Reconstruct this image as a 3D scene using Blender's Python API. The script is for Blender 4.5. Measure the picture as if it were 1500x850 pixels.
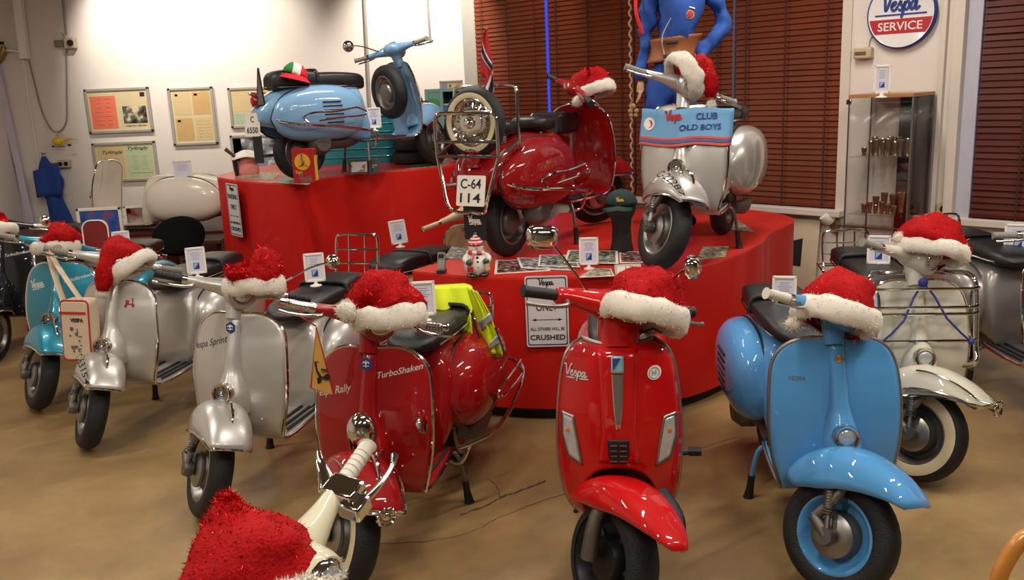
import bpy, bmesh, math, random
from mathutils import Vector, Matrix, noise
random.seed(7)
for o in list(bpy.data.objects): bpy.data.objects.remove(o)
S = bpy.context.scene
C = S.collection
PI = math.pi
def V(*a): return Vector(a)
# ---------------------------------------------------------------- camera
FPX, EYE = 1300.0, 1.78
PITCH = math.atan((425-128)/FPX); ROLL = math.radians(2.5)
cfwd = V(0, math.cos(PITCH), -math.sin(PITCH)); cr0 = V(1,0,0); cu0 = V(0, math.sin(PITCH), math.cos(PITCH))
cR = cr0*math.cos(ROLL) - cu0*math.sin(ROLL); cU = cu0*math.cos(ROLL) + cr0*math.sin(ROLL)
cam = bpy.data.objects.new('camera', bpy.data.cameras.new('camera')); C.objects.link(cam)
m = Matrix.Identity(4)
for i, v in enumerate((cR, cU, -cfwd)):
    for j in range(3): m[j][i] = v[j]
m.translation = V(0,0,EYE); cam.matrix_world = m
cam.data.sensor_width = 36; cam.data.lens = FPX*36/1500; cam.data.clip_start = .05
S.camera = cam
def ray(x, y): return cfwd + cR*(x-750)/FPX + cU*(425-y)/FPX
def aty(x, y, Y):
    d = ray(x, y); return V(0,0,EYE) + d*(Y/d.y)
def atz(x, y, z):
    d = ray(x, y); return V(0,0,EYE) + d*((z-EYE)/d.z)
WS = 9.2                                     # the window wall is the plane X + Y = WS
def atw(x, y, off=0):
    d = ray(x, y); return V(0,0,EYE) + d*((WS-off)/(d.x+d.y))
# ---------------------------------------------------------------- world and light
S.view_settings.view_transform = 'Standard'; S.view_settings.look = 'None'
S.view_settings.exposure = 0.32; S.view_settings.gamma = 1
S.view_settings.use_curve_mapping = False
W = bpy.data.worlds.new('dusk'); S.world = W; W.use_nodes = True
W.node_tree.nodes['Background'].inputs[0].default_value = (.03, .10, .9, 1)
W.node_tree.nodes['Background'].inputs[1].default_value = 1.2
CEIL = 3.35
def area(name, loc, sx, sy, power, col=(1,.86,.68), rot=(0,0,0)):
    l = bpy.data.lights.new(name, 'AREA'); l.shape = 'RECTANGLE'; l.size = sx; l.size_y = sy
    l.energy = power; l.color = col
    o = bpy.data.objects.new(name, l); C.objects.link(o); o.location = loc; o.rotation_euler = rot; return o
WARM = (1, .91, .80)
TUBES = [(-3.2,1.2),(-.9,.6),(1.5,.9),(-2.6,3.4),(.2,3.1),(2.6,2.9),(-3.4,5.9),(-.6,6.2),(1.7,5.4),(3.6,3.2)]  # last tubes, towards the right, added to brighten that side
for i, (x, y) in enumerate(TUBES):
    area('ceiling_tube_light', (x, y, CEIL-.12), 1.25, .06, 32, WARM, (0,0,math.radians(35)))
def spot(loc, tgt, power, deg, blend=.6, col=(1,.93,.82), r=.05):
    l = bpy.data.lights.new('wall_wash_spot', 'SPOT'); l.energy = power; l.spot_size = math.radians(deg)
    l.spot_blend = blend; l.color = col; l.shadow_soft_size = r
    o = bpy.data.objects.new('wall_wash_spot', l); C.objects.link(o); o.location = loc
    o.rotation_euler = (V(*tgt)-V(*loc)).to_track_quat('-Z', 'Y').to_euler(); return o
SPOTS = [((-.85,8.7,3.2), (-.8,9.6,2.35), 130, 92), ((-3.75,8.65,3.2), (-3.5,9.6,2.5), 125, 96), ((-2.75,8.6,3.2), (-2.8,9.6,2.4), 75, 92), ((.3,7.9,3.2), (-.1,9.2,2.0), 30, 90)]
for a in SPOTS: spot(*a)
# ---------------------------------------------------------------- materials
def lin(c):
    if isinstance(c, str):
        c = [int(c[i:i+2], 16)/255 for i in (0,2,4)]
        return tuple((v/12.92 if v <= .04045 else ((v+.055)/1.055)**2.4) for v in c)
    return c
MATS = {}
def mat(name, col, rough=.5, metal=0, coat=0, var=.08, scale=12, bump=0, trans=0, spec=.5, emit=0, bscale=80, sheen=0):
    if name in MATS: return MATS[name]
    if coat and rough == .5 and spec == .5: spec = .12
    m = bpy.data.materials.new(name); m.use_nodes = True; n = m.node_tree.nodes; l = m.node_tree.links
    b = n['Principled BSDF']; col = lin(col)
    tc = n.new('ShaderNodeTexCoord'); nz = n.new('ShaderNodeTexNoise'); nz.inputs['Scale'].default_value = scale
    nz.inputs['Detail'].default_value = 4; l.new(tc.outputs['Object'], nz.inputs['Vector'])
    mx = n.new('ShaderNodeMix'); mx.data_type = 'RGBA'
    mx.inputs[6].default_value = (*[v*(1-var) for v in col], 1); mx.inputs[7].default_value = (*[min(1, v*(1+var)) for v in col], 1)
    l.new(nz.outputs['Fac'], mx.inputs[0]); l.new(mx.outputs[2], b.inputs['Base Color'])
    b.inputs['Roughness'].default_value = rough; b.inputs['Metallic'].default_value = metal
    b.inputs['Coat Weight'].default_value = coat; b.inputs['Coat Roughness'].default_value = .03
    b.inputs['Specular IOR Level'].default_value = spec; b.inputs['Transmission Weight'].default_value = trans
    if sheen: b.inputs['Sheen Weight'].default_value = sheen
    if emit:
        b.inputs['Emission Color'].default_value = (*col, 1); b.inputs['Emission Strength'].default_value = emit
    if bump:
        n2 = n.new('ShaderNodeTexNoise'); n2.inputs['Scale'].default_value = bscale; l.new(tc.outputs['Object'], n2.inputs['Vector'])
        bp = n.new('ShaderNodeBump'); bp.inputs['Strength'].default_value = bump; bp.inputs['Distance'].default_value = .01
        l.new(n2.outputs['Fac'], bp.inputs['Height']); l.new(bp.outputs['Normal'], b.inputs['Normal'])
    MATS[name] = m; return m
P_red   = mat('deep_red_paint', '8c060b', .5, 0, 1, .04)
P_lx    = mat('bright_red_paint', 'b8060a', .5, 0, 1, .03)
P_teal  = mat('teal_metallic_paint', '127f98', .4, .4, 1, .05)
P_blue  = mat('sky_blue_paint', '4f93cd', .5, 0, 1, .04)
P_lblue = mat('pale_blue_paint', '7ba6cc', .5, 0, 1, .04)
P_silv  = mat('silver_metallic_paint', 'bebbb6', .36, .55, 1, .05)
P_silvk = mat('grey_silver_paint', 'b6b2ac', .38, .55, .8, .05)
P_white = mat('ivory_white_paint', 'c9c6b6', .5, 0, 1, .04)
P_ivory = mat('cream_ivory_paint', 'cbc8ab', .5, 0, 1, .04)
P_beige = mat('beige_paint', 'c9b292', .5, 0, 1, .04)
P_black = mat('black_paint', '15151a', .5, 0, 1, .05)
P_shell = mat('white_shell_paint', 'e6dccd', .25, 0, .8, .03)
P_hsil  = mat('pewter_grey_paint', '96908e', .34, .6, .5, .05)
chrome  = mat('chrome', 'd8d6d2', .09, 1, 0, .02)
alu     = mat('brushed_aluminium', '9c9a96', .38, 1, 0, .08, 30)
steel   = mat('dull_steel', '77736f', .5, .9, 0, .15, 30)
rubber  = mat('black_rubber', '121214', .55, 0, 0, .1, 30, .15, bscale=150)
tyre_m  = mat('tyre_rubber', '131317', .62, 0, 0, .15, 30, .4, bscale=220)
grey_r  = mat('grey_grip_rubber', '87847c', .6, 0, 0, .06)
white_r = mat('cream_grip_rubber', 'cfcabd', .6, 0, 0, .06)
leather = mat('black_vinyl', '141416', .38, 0, 0, .1, 20, .2, bscale=240)
whitew  = mat('whitewall_rubber', 'cdbf9f', .6, 0, 0, .05)
darkm   = mat('dark_cavity_metal', '1a1817', .6, .3, 0, .2)
plastic_w = mat('white_plastic', 'e9e4da', .4, 0, 0, .02)
paper_w = mat('white_paper', 'd3d2e0', .7, 0, 0, .02)
ink     = mat('black_ink', '17171c', .6)
ink_blue= mat('navy_ink', '20357e', .6)
ink_grey= mat('grey_ink', '8f8da0', .7)
ink_red = mat('red_ink', 'b5212a', .6)
amber   = mat('amber_lens', 'd8700c', .15, 0, 1, .1)
badge_m = mat('pale_silver_badge', 'c6c2ba', .35, .2)
redlens = mat('red_lens', '9c0d18', .15, 0, 1, .1)
glass_l = mat('lens_glass', 'b9bcc0', .12, .3, 1, .25, 60)
santa   = mat('red_tinsel_cloth', 'a0050a', .75, 0, 0, .3, 60, .5, spec=.15, bscale=160)
tinsel  = mat('red_tinsel_strands', 'c80a12', .25, .8, 0, .25, 60)
fur     = mat('white_fluffy_trim', 'd6cfc3', .95, 0, 0, .06, 30, spec=.1, sheen=.2)
skin    = mat('mannequin_skin', 'b98f72', .5, 0, 0, .05)
wallm   = mat('white_wall_plaster', 'd9d0c8', .85, 0, 0, .03, 3, .03, bscale=40)
trimm   = mat('white_gloss_trim', 'cfc4b8', .5, 0, 0, .03)
# ---------------------------------------------------------------- mesh builder
def cr(pts, n=6):
    P = [Vector(p) for p in pts]; out = []
    for i in range(len(P)-1):
        p0 = P[max(0,i-1)]; p1 = P[i]; p2 = P[i+1]; p3 = P[min(len(P)-1,i+2)]
        for k in range(n):
            t = k/n
            out.append(.5*((2*p1)+(p2-p0)*t+(2*p0-5*p1+4*p2-p3)*t*t+(3*p1-p0-3*p2+p3)*t**3))
    out.append(P[-1]); return out
def crn(rows, n=4):
    """catmull-rom on tuples of numbers"""
    out = []; L = len(rows)
    for i in range(L-1):
        p0, p1, p2, p3 = rows[max(0,i-1)], rows[i], rows[i+1], rows[min(L-1,i+2)]
        for k in range(n):
            t = k/n
            out.append(tuple(.5*((2*b)+(c-a)*t+(2*a-5*b+4*c-d)*t*t+(3*b-a-3*c+d)*t**3) for a,b,c,d in zip(p0,p1,p2,p3)))
    out.append(rows[-1]); return out
def interp(tab, x):
    if x <= tab[0][0]: return tab[0][1]
    for (a, va), (b, vb) in zip(tab, tab[1:]):
        if x <= b: return va + (vb-va)*(x-a)/(b-a)
    return tab[-1][1]
class MB:
    def __init__(s): s.v = []; s.f = []
    def add(s, vs, fs, M=None):
        o = len(s.v); s.v += [(M @ Vector(v)) if M else Vector(v) for v in vs]; s.f += [tuple(i+o for i in f) for f in fs]; return s
    def grid(s, rows, cu=False, cv=False):
        nu, nv = len(rows), len(rows[0]); vs = [p for r in rows for p in r]; fs = []
        for i in range(nu if cu else nu-1):
            for j in range(nv if cv else nv-1):
                a, b = i, (i+1)%nu; c, d = j, (j+1)%nv
                fs.append((a*nv+c, a*nv+d, b*nv+d, b*nv+c))
        return s.add(vs, fs)
    def loft(s, rings, caps=True):
        n = len(rings[0]); o = len(s.v); s.grid(rings, cv=True)
        if caps: s.f.append(tuple(o+i for i in range(n))[::-1]); s.f.append(tuple(o+(len(rings)-1)*n+i for i in range(n)))
        return s
    def box(s, c, d, M=None):
        c = Vector(c); vs = [(c.x+d[0]/2*i, c.y+d[1]/2*j, c.z+d[2]/2*k) for i in (-1,1) for j in (-1,1) for k in (-1,1)]
        return s.add(vs, [(0,1,3,2),(4,6,7,5),(0,4,5,1),(2,3,7,6),(0,2,6,4),(1,5,7,3)], M)
    def tube(s, pts, r, n=10, smooth=0, closed=False, flat=1.0):
        P = [Vector(p) for p in pts]
        R = [r]*len(P) if not isinstance(r, (list, tuple)) else list(r)
        if smooth:
            q = crn([tuple(p)+(a,) for p, a in zip(P, R)], smooth); P = [V(*a[:3]) for a in q]; R = [a[3] for a in q]
        L = len(P); rings = []; nrm = None
        for i in range(L):
            t = (P[(i+1)%L]-P[i-1]) if closed else (P[min(i+1,L-1)]-P[max(i-1,0)])
            if t.length < 1e-9: t = V(0,0,1)
            t.normalize()
            if nrm is None: nrm = t.orthogonal().normalized() if abs(t.z) > .95 else t.cross(V(0,0,1)).normalized()
            nrm = (nrm - t*nrm.dot(t)); nrm = nrm.normalized() if nrm.length > 1e-6 else t.orthogonal().normalized()
            b = t.cross(nrm)
            rings.append([P[i]+nrm*R[i]*math.cos(2*PI*k/n)+b*R[i]*flat*math.sin(2*PI*k/n) for k in range(n)])
        if closed: s.grid(rings, cu=True, cv=True)
        else: s.loft(rings)
        return s
    def lathe(s, prof, o, ax, n=32, closed=False):
        """prof: (radius, distance along axis)"""
        o = Vector(o); ax = Vector(ax).normalized(); u = ax.orthogonal().normalized(); w = ax.cross(u)
        rings = [[o+ax*h+(u*math.cos(2*PI*k/n)+w*math.sin(2*PI*k/n))*r for k in range(n)] for r, h in prof]
        if closed: s.grid(rings, cu=True, cv=True)
        else: s.loft(rings, True)
        return s
    def sph(s, c, r, n=16, M=None):
        c = Vector(c); r = (r,r,r) if not isinstance(r, (tuple, list)) else r
        rings = [[V(c.x+r[0]*math.sin(a)*math.cos(2*PI*k/n), c.y+r[1]*math.sin(a)*math.sin(2*PI*k/n), c.z+r[2]*math.cos(a)) for k in range(n)]
                 for a in [PI*(.02+.96*i/(n//2+2)) for i in range(n//2+3)]]
        t = MB(); t.loft(rings); return s.add(t.v, t.f, M)
    def fuzz(s, src, n, L, w=.0015, rnd=.6, up=0):
        """n thin strands standing on the faces of src (an MB)"""
        fs = [f for f in src.f if len(f) <= 4]
        for _ in range(n):
            f = random.choice(fs); p = [src.v[i] for i in f]; a, b = random.random(), random.random()
            if len(p) == 4: q = (p[0]*(1-a)+p[1]*a)*(1-b)+(p[3]*(1-a)+p[2]*a)*b
            else: q = p[0]*(1-a)+p[1]*a*(1-b)+p[2]*a*b
            nn = (p[1]-p[0]).cross(p[-1]-p[0])
            if nn.length < 1e-12: continue
            nn.normalize(); d = nn*s.sgn + V(random.gauss(0,rnd), random.gauss(0,rnd), random.gauss(0,rnd)+up); d.normalize()
            t = d.orthogonal().normalized(); t.rotate(Matrix.Rotation(random.random()*6.28, 3, d)); l = L*random.uniform(.5,1.2)
            s.add([q-t*w, q+t*w, q+d*l+t*w*.3], [(0,1,2)])
        return s
    sgn = 1
    def xf(s, M): s.v = [M @ v for v in s.v]; return s
    def map(s, fn): s.v = [Vector(fn(v)) for v in s.v]; return s
    def build(s, name, m, parent=None, smooth=40, bevel=0, solid=0, sub=0, off=-1):
        me = bpy.data.meshes.new(name); me.from_pydata([tuple(v) for v in s.v], [], s.f)
        bm = bmesh.new(); bm.from_mesh(me); bmesh.ops.recalc_face_normals(bm, faces=bm.faces); bm.to_mesh(me); bm.free()
        me.materials.append(m); me.validate()
        if smooth: me.shade_smooth(); me.set_sharp_from_angle(angle=math.radians(smooth))
        o = bpy.data.objects.new(name, me); C.objects.link(o); o.parent = parent
        if bevel:
            b = o.modifiers.new('bevel', 'BEVEL'); b.width = bevel; b.segments = 2; b.limit_method = 'ANGLE'
        if solid:
            b = o.modifiers.new('solid', 'SOLIDIFY'); b.thickness = solid; b.offset = off
        if sub:
            b = o.modifiers.new('sub', 'SUBSURF'); b.levels = sub; b.render_levels = sub
        return o
def tag(o, label=None, cat=None, group=None, kind=None):
    if label: o['label'] = label
    if cat: o['category'] = cat
    if group: o['group'] = group
    if kind: o['kind'] = kind
    return o
def empty(name, loc, rz=0, label=None, cat=None, group=None):
    o = bpy.data.objects.new(name, None); C.objects.link(o); o.location = loc; o.rotation_euler = (0,0,rz)
    o.empty_display_size = .1
    return tag(o, label, cat, group)
def frame(o, right, up):
    r = Vector(right).normalized(); u = Vector(up); u = (u-r*u.dot(r)).normalized(); n = r.cross(u)
    M = Matrix.Identity(4)
    for i, v in enumerate((r, u, n)):
        for j in range(3): M[j][i] = v[j]
    M.translation = Vector(o); return M
TXT = {}
def text(s, size, M=None, shear=0, bold=0, ext=.0008, align='CENTER', width=None, sp=1):
    """flat lettering in its local XY plane, centred; returns an MB"""
    key = (s, shear, bold, sp, ext/size)
    if key not in TXT:
        cu = bpy.data.curves.new('t', 'FONT'); cu.body = s; cu.size = 1; cu.shear = shear; cu.offset = bold; cu.extrude = ext/size
        cu.space_character = sp; cu.resolution_u = 3
        ob = bpy.data.objects.new('t', cu); C.objects.link(ob); dg = bpy.context.evaluated_depsgraph_get(); dg.update()
        me = bpy.data.meshes.new_from_object(ob.evaluated_get(dg))
        vs = [tuple(v.co) for v in me.vertices]; fs = [tuple(p.vertices) for p in me.polygons]
        bpy.data.objects.remove(ob); bpy.data.curves.remove(cu); bpy.data.meshes.remove(me)
        x0 = min(v[0] for v in vs); x1 = max(v[0] for v in vs); y0 = min(v[1] for v in vs); y1 = max(v[1] for v in vs)
        TXT[key] = ([((v[0]-(x0+x1)/2), v[1]-(y0+y1)/2, v[2]) for v in vs], fs, x1-x0)
    vs, fs, w = TXT[key]
    kx = (width/w) if width else size
    b = MB(); b.add([(v[0]*kx, v[1]*size, v[2]*size) for v in vs], fs)
    if M: b.xf(M)
    return b
SCRIPT = [
 [(.0,1.75),(.12,2.0),(.38,1.95),(.46,1.3),(.5,.6),(.56,.05),(.8,.4),(1.15,1.4),(1.45,2.1),(1.75,2.25)],
 [(1.2,.5),(1.6,.62),(1.82,.88),(1.7,1.02),(1.42,.85),(1.3,.4),(1.48,.02),(1.8,.1),(2.1,.5)],
 [(2.1,.5),(2.42,1.1),(2.45,.75),(2.66,.3),(2.5,-.02),(2.15,.12)],
 [(2.66,.2),(3.0,.98),(2.85,.2),(2.55,-.95)], [(2.95,.75),(3.3,1.02),(3.5,.65),(3.25,.06),(2.88,.15)],
 [(4.3,.9),(3.95,1.0),(3.65,.45),(3.78,.0),(4.1,.3),(4.38,1.0),(4.25,.15),(4.45,.02),(4.8,.4)]]
def script(size, M=None, w=.12, under=True, ext=.0008):
    """brush-script name badge, x height = size, centred"""
    b = MB(); st = SCRIPT + ([[(.4,-.55),(2.2,-.42)],[(3.1,-.42),(5.1,-.3)]] if under else [])
    for s_ in st:
        P = cr([(x,y,0) for x, y in s_], 4); rows = []
        for i, p in enumerate(P):
            t = P[min(i+1,len(P)-1)]-P[max(i-1,0)]; t = t.normalized() if t.length else V(1,0,0); n = V(-t.y,t.x,0)
            ww = w*(1 if 0 < i < len(P)-1 else .5)
            rows.append([(p-n*ww), (p+n*ww)])
        vs = [q for r in rows for q in r]; N = len(vs)
        allv = [(q.x,q.y,ext/size) for q in vs]+[(q.x,q.y,-ext/size) for q in vs]; fs = []
        for i in range(len(rows)-1):
            a = 2*i; fs += [(a,a+1,a+3,a+2),(N+a,N+a+2,N+a+3,N+a+1),(a,a+2,N+a+2,N+a),(a+1,N+a+1,N+a+3,a+3)]
        b.add(allv, fs)
    b.v = [Vector(((v.x-2.45)*size, (v.y-.6)*size, v.z*size)) for v in b.v]
    if M: b.xf(M)
    return b
def disc(c, r, M=None, n=24, t=.001, ry=None, a0=0):
    b = MB(); ry = ry or r
    ring = [(c[0]+r*math.cos(a0+2*PI*k/n), c[1]+ry*math.sin(a0+2*PI*k/n)) for k in range(n)]
    b.loft([[V(x,y,-t) for x, y in ring], [V(x,y,t) for x, y in ring]])
    if M: b.xf(M)
    return b
def rrect(w, h, r, n=5):
    out = []
    for cx, cy, a in ((w/2-r,h/2-r,0),(-w/2+r,h/2-r,PI/2),(-w/2+r,-h/2+r,PI),(w/2-r,-h/2+r,1.5*PI)):
        for k in range(n+1): out.append((cx+r*math.cos(a+PI/2*k/n), cy+r*math.sin(a+PI/2*k/n)))
    return out
def plate(w, h, t=.002, r=.008, c=(0,0,0), M=None):
    b = MB(); R = rrect(w, h, r)
    b.loft([[V(x+c[0],y+c[1],c[2]-t/2) for x, y in R], [V(x+c[0],y+c[1],c[2]+t/2) for x, y in R]])
    if M: b.xf(M)
    return b
def struct(b, name, m, **k): return tag(b.build(name, m, None, **k), kind='structure')
# ================================================================ the room
def floor_material():
    m = bpy.data.materials.new('polished_brown_concrete'); m.use_nodes = True; n = m.node_tree.nodes; l = m.node_tree.links
    b = n['Principled BSDF']; tc = n.new('ShaderNodeTexCoord')
    nz = n.new('ShaderNodeTexNoise'); nz.inputs['Scale'].default_value = .9; nz.inputs['Detail'].default_value = 7; nz.inputs['Roughness'].default_value = .62
    l.new(tc.outputs['Object'], nz.inputs['Vector'])
    cr_ = n.new('ShaderNodeValToRGB'); l.new(nz.outputs['Fac'], cr_.inputs['Fac'])
    cr_.color_ramp.elements[0].position = .32; cr_.color_ramp.elements[0].color = (*lin('745a3b'),1)
    cr_.color_ramp.elements[1].position = .68; cr_.color_ramp.elements[1].color = (*lin('a4885c'),1)
    n2 = n.new('ShaderNodeTexNoise'); n2.inputs['Scale'].default_value = 22; n2.inputs['Detail'].default_value = 5; l.new(tc.outputs['Object'], n2.inputs['Vector'])
    mx = n.new('ShaderNodeMix'); mx.data_type = 'RGBA'; mx.blend_type = 'OVERLAY'; mx.inputs[0].default_value = .18
    l.new(cr_.outputs['Color'], mx.inputs[6]); l.new(n2.outputs['Color'], mx.inputs[7])
    # a long joint line and a ragged crack, at fixed places in the slab
    l.new(mx.outputs[2], b.inputs['Base Color'])
    b.inputs['Roughness'].default_value = .33; b.inputs['Specular IOR Level'].default_value = .45
    return m
fm = floor_material()
b = MB(); b.box((3.5,3.5,-.05), (20,17,.1)); struct(b, 'floor', fm, smooth=0)
def crack(pts, w, name='floor_crack'):
    P = cr([(x,y,0) for x, y in pts], 8); rows = []
    for i, p in enumerate(P):
        j = V(random.gauss(0,.004), random.gauss(0,.004), 0); ww = w*random.uniform(.3,1)
        t = (P[min(i+1,len(P)-1)]-P[max(i-1,0)]).normalized(); n = V(-t.y,t.x,0)
        rows.append([p+j-n*ww+V(0,0,.001), p+j+n*ww+V(0,0,.001)])
    return MB().grid(rows)
cm = mat('dark_crack_filler', '4a3320', .8)
A = [atz(675,755,0), atz(710,742,0), atz(738,727,0), atz(760,720,0), atz(800,705,0)]
struct(crack([(p.x,p.y) for p in A], .009), 'trim_1', cm, smooth=0)
A = [atz(500,800,0), atz(660,788,0), atz(740,755,0), atz(815,727,0), atz(1080,640,0)]
struct(crack([(p.x,p.y) for p in A], .0025), 'trim_2', cm, smooth=0)
A = [atz(733,728,0), atz(726,712,0), atz(716,702,0)]
struct(crack([(p.x,p.y) for p in A], .003), 'trim_3', cm, smooth=0)
# ceiling
b = MB(); b.box((3.5,3.5,CEIL+.05), (20,17,.1)); struct(b, 'ceiling', mat('grey_ceiling_paint', '7d7872', .9), smooth=0)
for i, (x, y) in enumerate(TUBES):
    f = empty('ceiling_tube_light', (x,y,CEIL-.06), math.radians(35), ('white tube light on the ceiling above the '+['teal scooter side','foreground hat','open floor at right','silver scooters','modern red scooter','ivory scooter','white wall bench','tall red platform','silver scooter on the platform, added to brighten the right side','pewter scooter, added to brighten the right side'][i]), 'ceiling light', 'tube lights on the ceiling')
    b = MB(); b.box((0,0,0), (1.35,.22,.1)); b.build('housing', plastic_w, f, bevel=.01)
# back wall (left), its end at the window bay
BY = 9.6
XE = -.40
b = MB(); b.box(((-6.5+XE)/2, BY+.1, CEIL/2), (XE+6.5,.2,CEIL)); struct(b, 'wall_back', wallm, smooth=0)
b = MB(); b.box((-5.35,3.5,CEIL/2), (.2,14,CEIL)); struct(b, 'wall_left', wallm, smooth=0)
b = MB(); b.box((3.5,-3.1,CEIL/2), (20,.2,CEIL)); struct(b, 'wall_rear', mat('grey_rear_wall','8a827a',.85), smooth=0)
# window wall X+Y=9.2: local frame, s along the wall, n towards the room
ew = V(.7071,-.7071,0); nw = V(-.7071,-.7071,0)
def wp(s, z, off=0): return V(0,WS,0) + ew*s + nw*off + V(0,0,z)
def sx(px): return atw(px, 200).x/.70711
def wbox(bm, s0, s1, z0, z1, o0, o1):
    c = wp((s0+s1)/2, (z0+z1)/2, (o0+o1)/2); M = frame(c, ew, (0,0,1))
    bm.box((0,0,0), (s1-s0, z1-z0, o1-o0), M)
SILL = .77; s1a, s1b = sx(704), sx(1231); s2a, s2b = sx(1428), sx(1428)+2.4
HEAD = 3.1
b = MB()
wbox(b, s1a-.6, 18, 0, SILL-.05, -.12, 0)                     # below the windows
wbox(b, s1a-.6, 18, HEAD, CEIL, -.12, 0)
wbox(b, s1b, s2a, SILL-.05, HEAD, -.12, 0)                   # pier with the round sign
wbox(b, s2b, 18, SILL-.05, HEAD, -.12, 0)
struct(b, 'wall_right', wallm, smooth=0)
# reveal left of the first window
b = MB(); p0 = V(XE, BY, 0); p1 = wp(s1a-.02, 0, -.02)
d = (p1-p0); n = V(d.y,-d.x,0).normalized()
b.loft([[p0+n*0, p1, p1+V(.1,.3,0), p0+V(.0,.3,0)], [q+V(0,0,CEIL) for q in (p0, p1, p1+V(.1,.3,0), p0+V(.0,.3,0))]])
struct(b, 'trim_4', mat('shaded_reveal_paint', '9a948b', .8), smooth=0)  # grey shade of the reveal put into its colour
# right reveal / flat white mouldings
b = MB()
wbox(b, s1b-.01, s1b+.06, SILL-.02, HEAD, 0, .02)            # window casing edge
wbox(b, sx(1372), sx(1378), 0.7, HEAD, 0, .03)                # pipe moulding on pier
wbox(b, s2a-.16, s2a-.10, SILL, HEAD, 0, .05)
struct(b, 'trim_5', trimm)
b = MB(); wbox(b, s2a-.10, s2a+.0, SILL, HEAD, -.1, .012); struct(b, 'trim_6', mat('blue_shade_reveal', 'b4b2c0', .6), smooth=0)  # light-blue shading on this edge painted in as colour
b = MB(); wbox(b, s1a, s1b+.06, SILL-.05, SILL, -.1, .10); struct(b, 'trim_7', trimm, bevel=.006)
b = MB(); wbox(b, s2a-.35, s2b, SILL-.05, SILL, -.1, .06); struct(b, 'trim_8', trimm, bevel=.006)
b = MB(); b.tube([wp(s1a,.66,.02), wp(s1b+.1,.66,.02), wp(7.5,.66,.02)], .012); struct(b, 'trim_9', mat('grey_pipe_paint', '8d847c', .6))
# windows: glass and frame behind the blinds
gl = mat('window_glass', 'c8d4ff', .05, 0, 0, 0, trans=1)
for nme, a0, a1 in (('window_1', s1a, s1b), ('window_2', s2a, s2b)):
    f = MB(); 
    for z in (SILL+.03, HEAD-.03): wbox(f, a0, a1, z-.03, z+.03, -.12, -.08)
    k = 4 if nme == 'window_1' else 3
    for i in range(k+1):
        s = a0+(a1-a0)*i/k; wbox(f, s-.025, s+.025, SILL, HEAD, -.12, -.08)
    w = tag(f.build(nme, trimm, None, smooth=0), kind='structure')
    g = MB(); wbox(g, a0, a1, SILL, HEAD, -.104, -.100); g.build('pane', gl, w, smooth=0)
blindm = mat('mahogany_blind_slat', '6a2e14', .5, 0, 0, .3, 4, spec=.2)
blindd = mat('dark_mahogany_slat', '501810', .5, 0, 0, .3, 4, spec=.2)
tape = mat('dark_ladder_tape', '3c130b', .8)
def blind(s0, s1, label, m, tilt=72, ztop=HEAD+.02, o=.0):
    c = wp((s0+s1)/2, 0, o)
    r = empty('window_blind', c, -PI/4, label, 'blind')
    w = s1-s0; b = MB(); z = SILL+.05; k = 0
    while z < ztop-.06:
        M = Matrix.Translation((0,0,z)) @ Matrix.Rotation(math.radians(tilt+random.uniform(-3,3)), 4, 'X') @ Matrix.Rotation(random.uniform(-.0015,.0015), 4, 'Y')
        b.box((0,0,0), (w,.05,.003), M); z += .0425
    b.build('slats', m, r, smooth=0)
    b = MB(); b.box((0,0,SILL+.022), (w,.045,.02)); b.build('bottom_rail', m, r, smooth=0)
    b = MB()
    for q in (-.38, 0, .38): b.box((w*q,-.03,(SILL+ztop)/2), (.012,.002,ztop-SILL))
    b.build('ladder_tape', tape, r, smooth=0)
g1, g2, g3 = sx(806), sx(931), sx(1074)
blind(s1a+.0, g1-.018, 'brown wooden blind behind the small flag, furthest left on the window bay', blindm)
blind(g1+.018, g2-.008, 'brown wooden blind between blue light gap and the white rope', blindm)
blind(g2+.008, g3-.018, 'brown wooden blind behind the mannequin in blue coveralls', blindm)
blind(g3+.018, s1b-.01, 'brown wooden blind left of the pillar with the round sign', blindm)
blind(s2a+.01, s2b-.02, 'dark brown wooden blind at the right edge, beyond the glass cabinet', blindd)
b = MB()
z = 3.1; P = []
rp = wp(g2, 0, .06)
for i in range(190):
    P.append(rp+V(.009*math.cos(i*.9), .009*math.sin(i*.9), 3.1-i*.0125))
b.tube(P, .009, 6); tag(b.build('blind_rope', mat('cream_rope', 'b8a48a', .9, var=.4, scale=90)), 'twisted cream rope hanging down in front of the wooden blinds', 'rope')
# ================================================================ red platforms
pr = mat('red_platform_side', 'c01d18', .5, 0, .15, .05, 3, .02, bscale=6)
pt = mat('red_platform_top', 'cc2a1e', .42, 0, .2, .06, 3)
def platform(name, pts, z0, z1, label, n=6, inset=.06, closed=True):
    P = [V(p[0],p[1],0) for p in pts]; N = len(P); out = []
    for i in range(N):
        p0, p1, p2, p3 = P[i-1], P[i], P[(i+1)%N], P[(i+2)%N]
        if pts[i][2]: 
            for k in range(n):
                t = k/n
                out.append(.5*((2*p1)+(p2-p0)*t+(2*p0-5*p1+4*p2-p3)*t*t+(3*p1-p0-3*p2+p3)*t**3))
        else: out.append(p1)
    r = empty(name, (sum(p.x for p in out)/len(out), sum(p.y for p in out)/len(out), 0), 0, label, 'platform')
    o = r.location.copy(); out = [p-o for p in out]
    cen = V(0,0,0)
    b = MB(); b.grid([[q+V(0,0,.07) for q in out],[q+V(0,0,z1-.012) for q in out]], cv=True)
    b.f.append(tuple(range(len(out))))
    b.build('side_panel', pr, r, smooth=35)
    b = MB(); b.loft([[q+V(0,0,z1-.012) for q in out],[q+V(0,0,z1) for q in out]]); b.build('top_board', pt, r, smooth=30)
    b = MB(); ins = [q*(1-inset/q.length) for q in out]
    b.loft([[q for q in ins],[q+V(0,0,.08) for q in ins]]); b.build('plinth', darkm, r, smooth=30)
    return r
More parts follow.
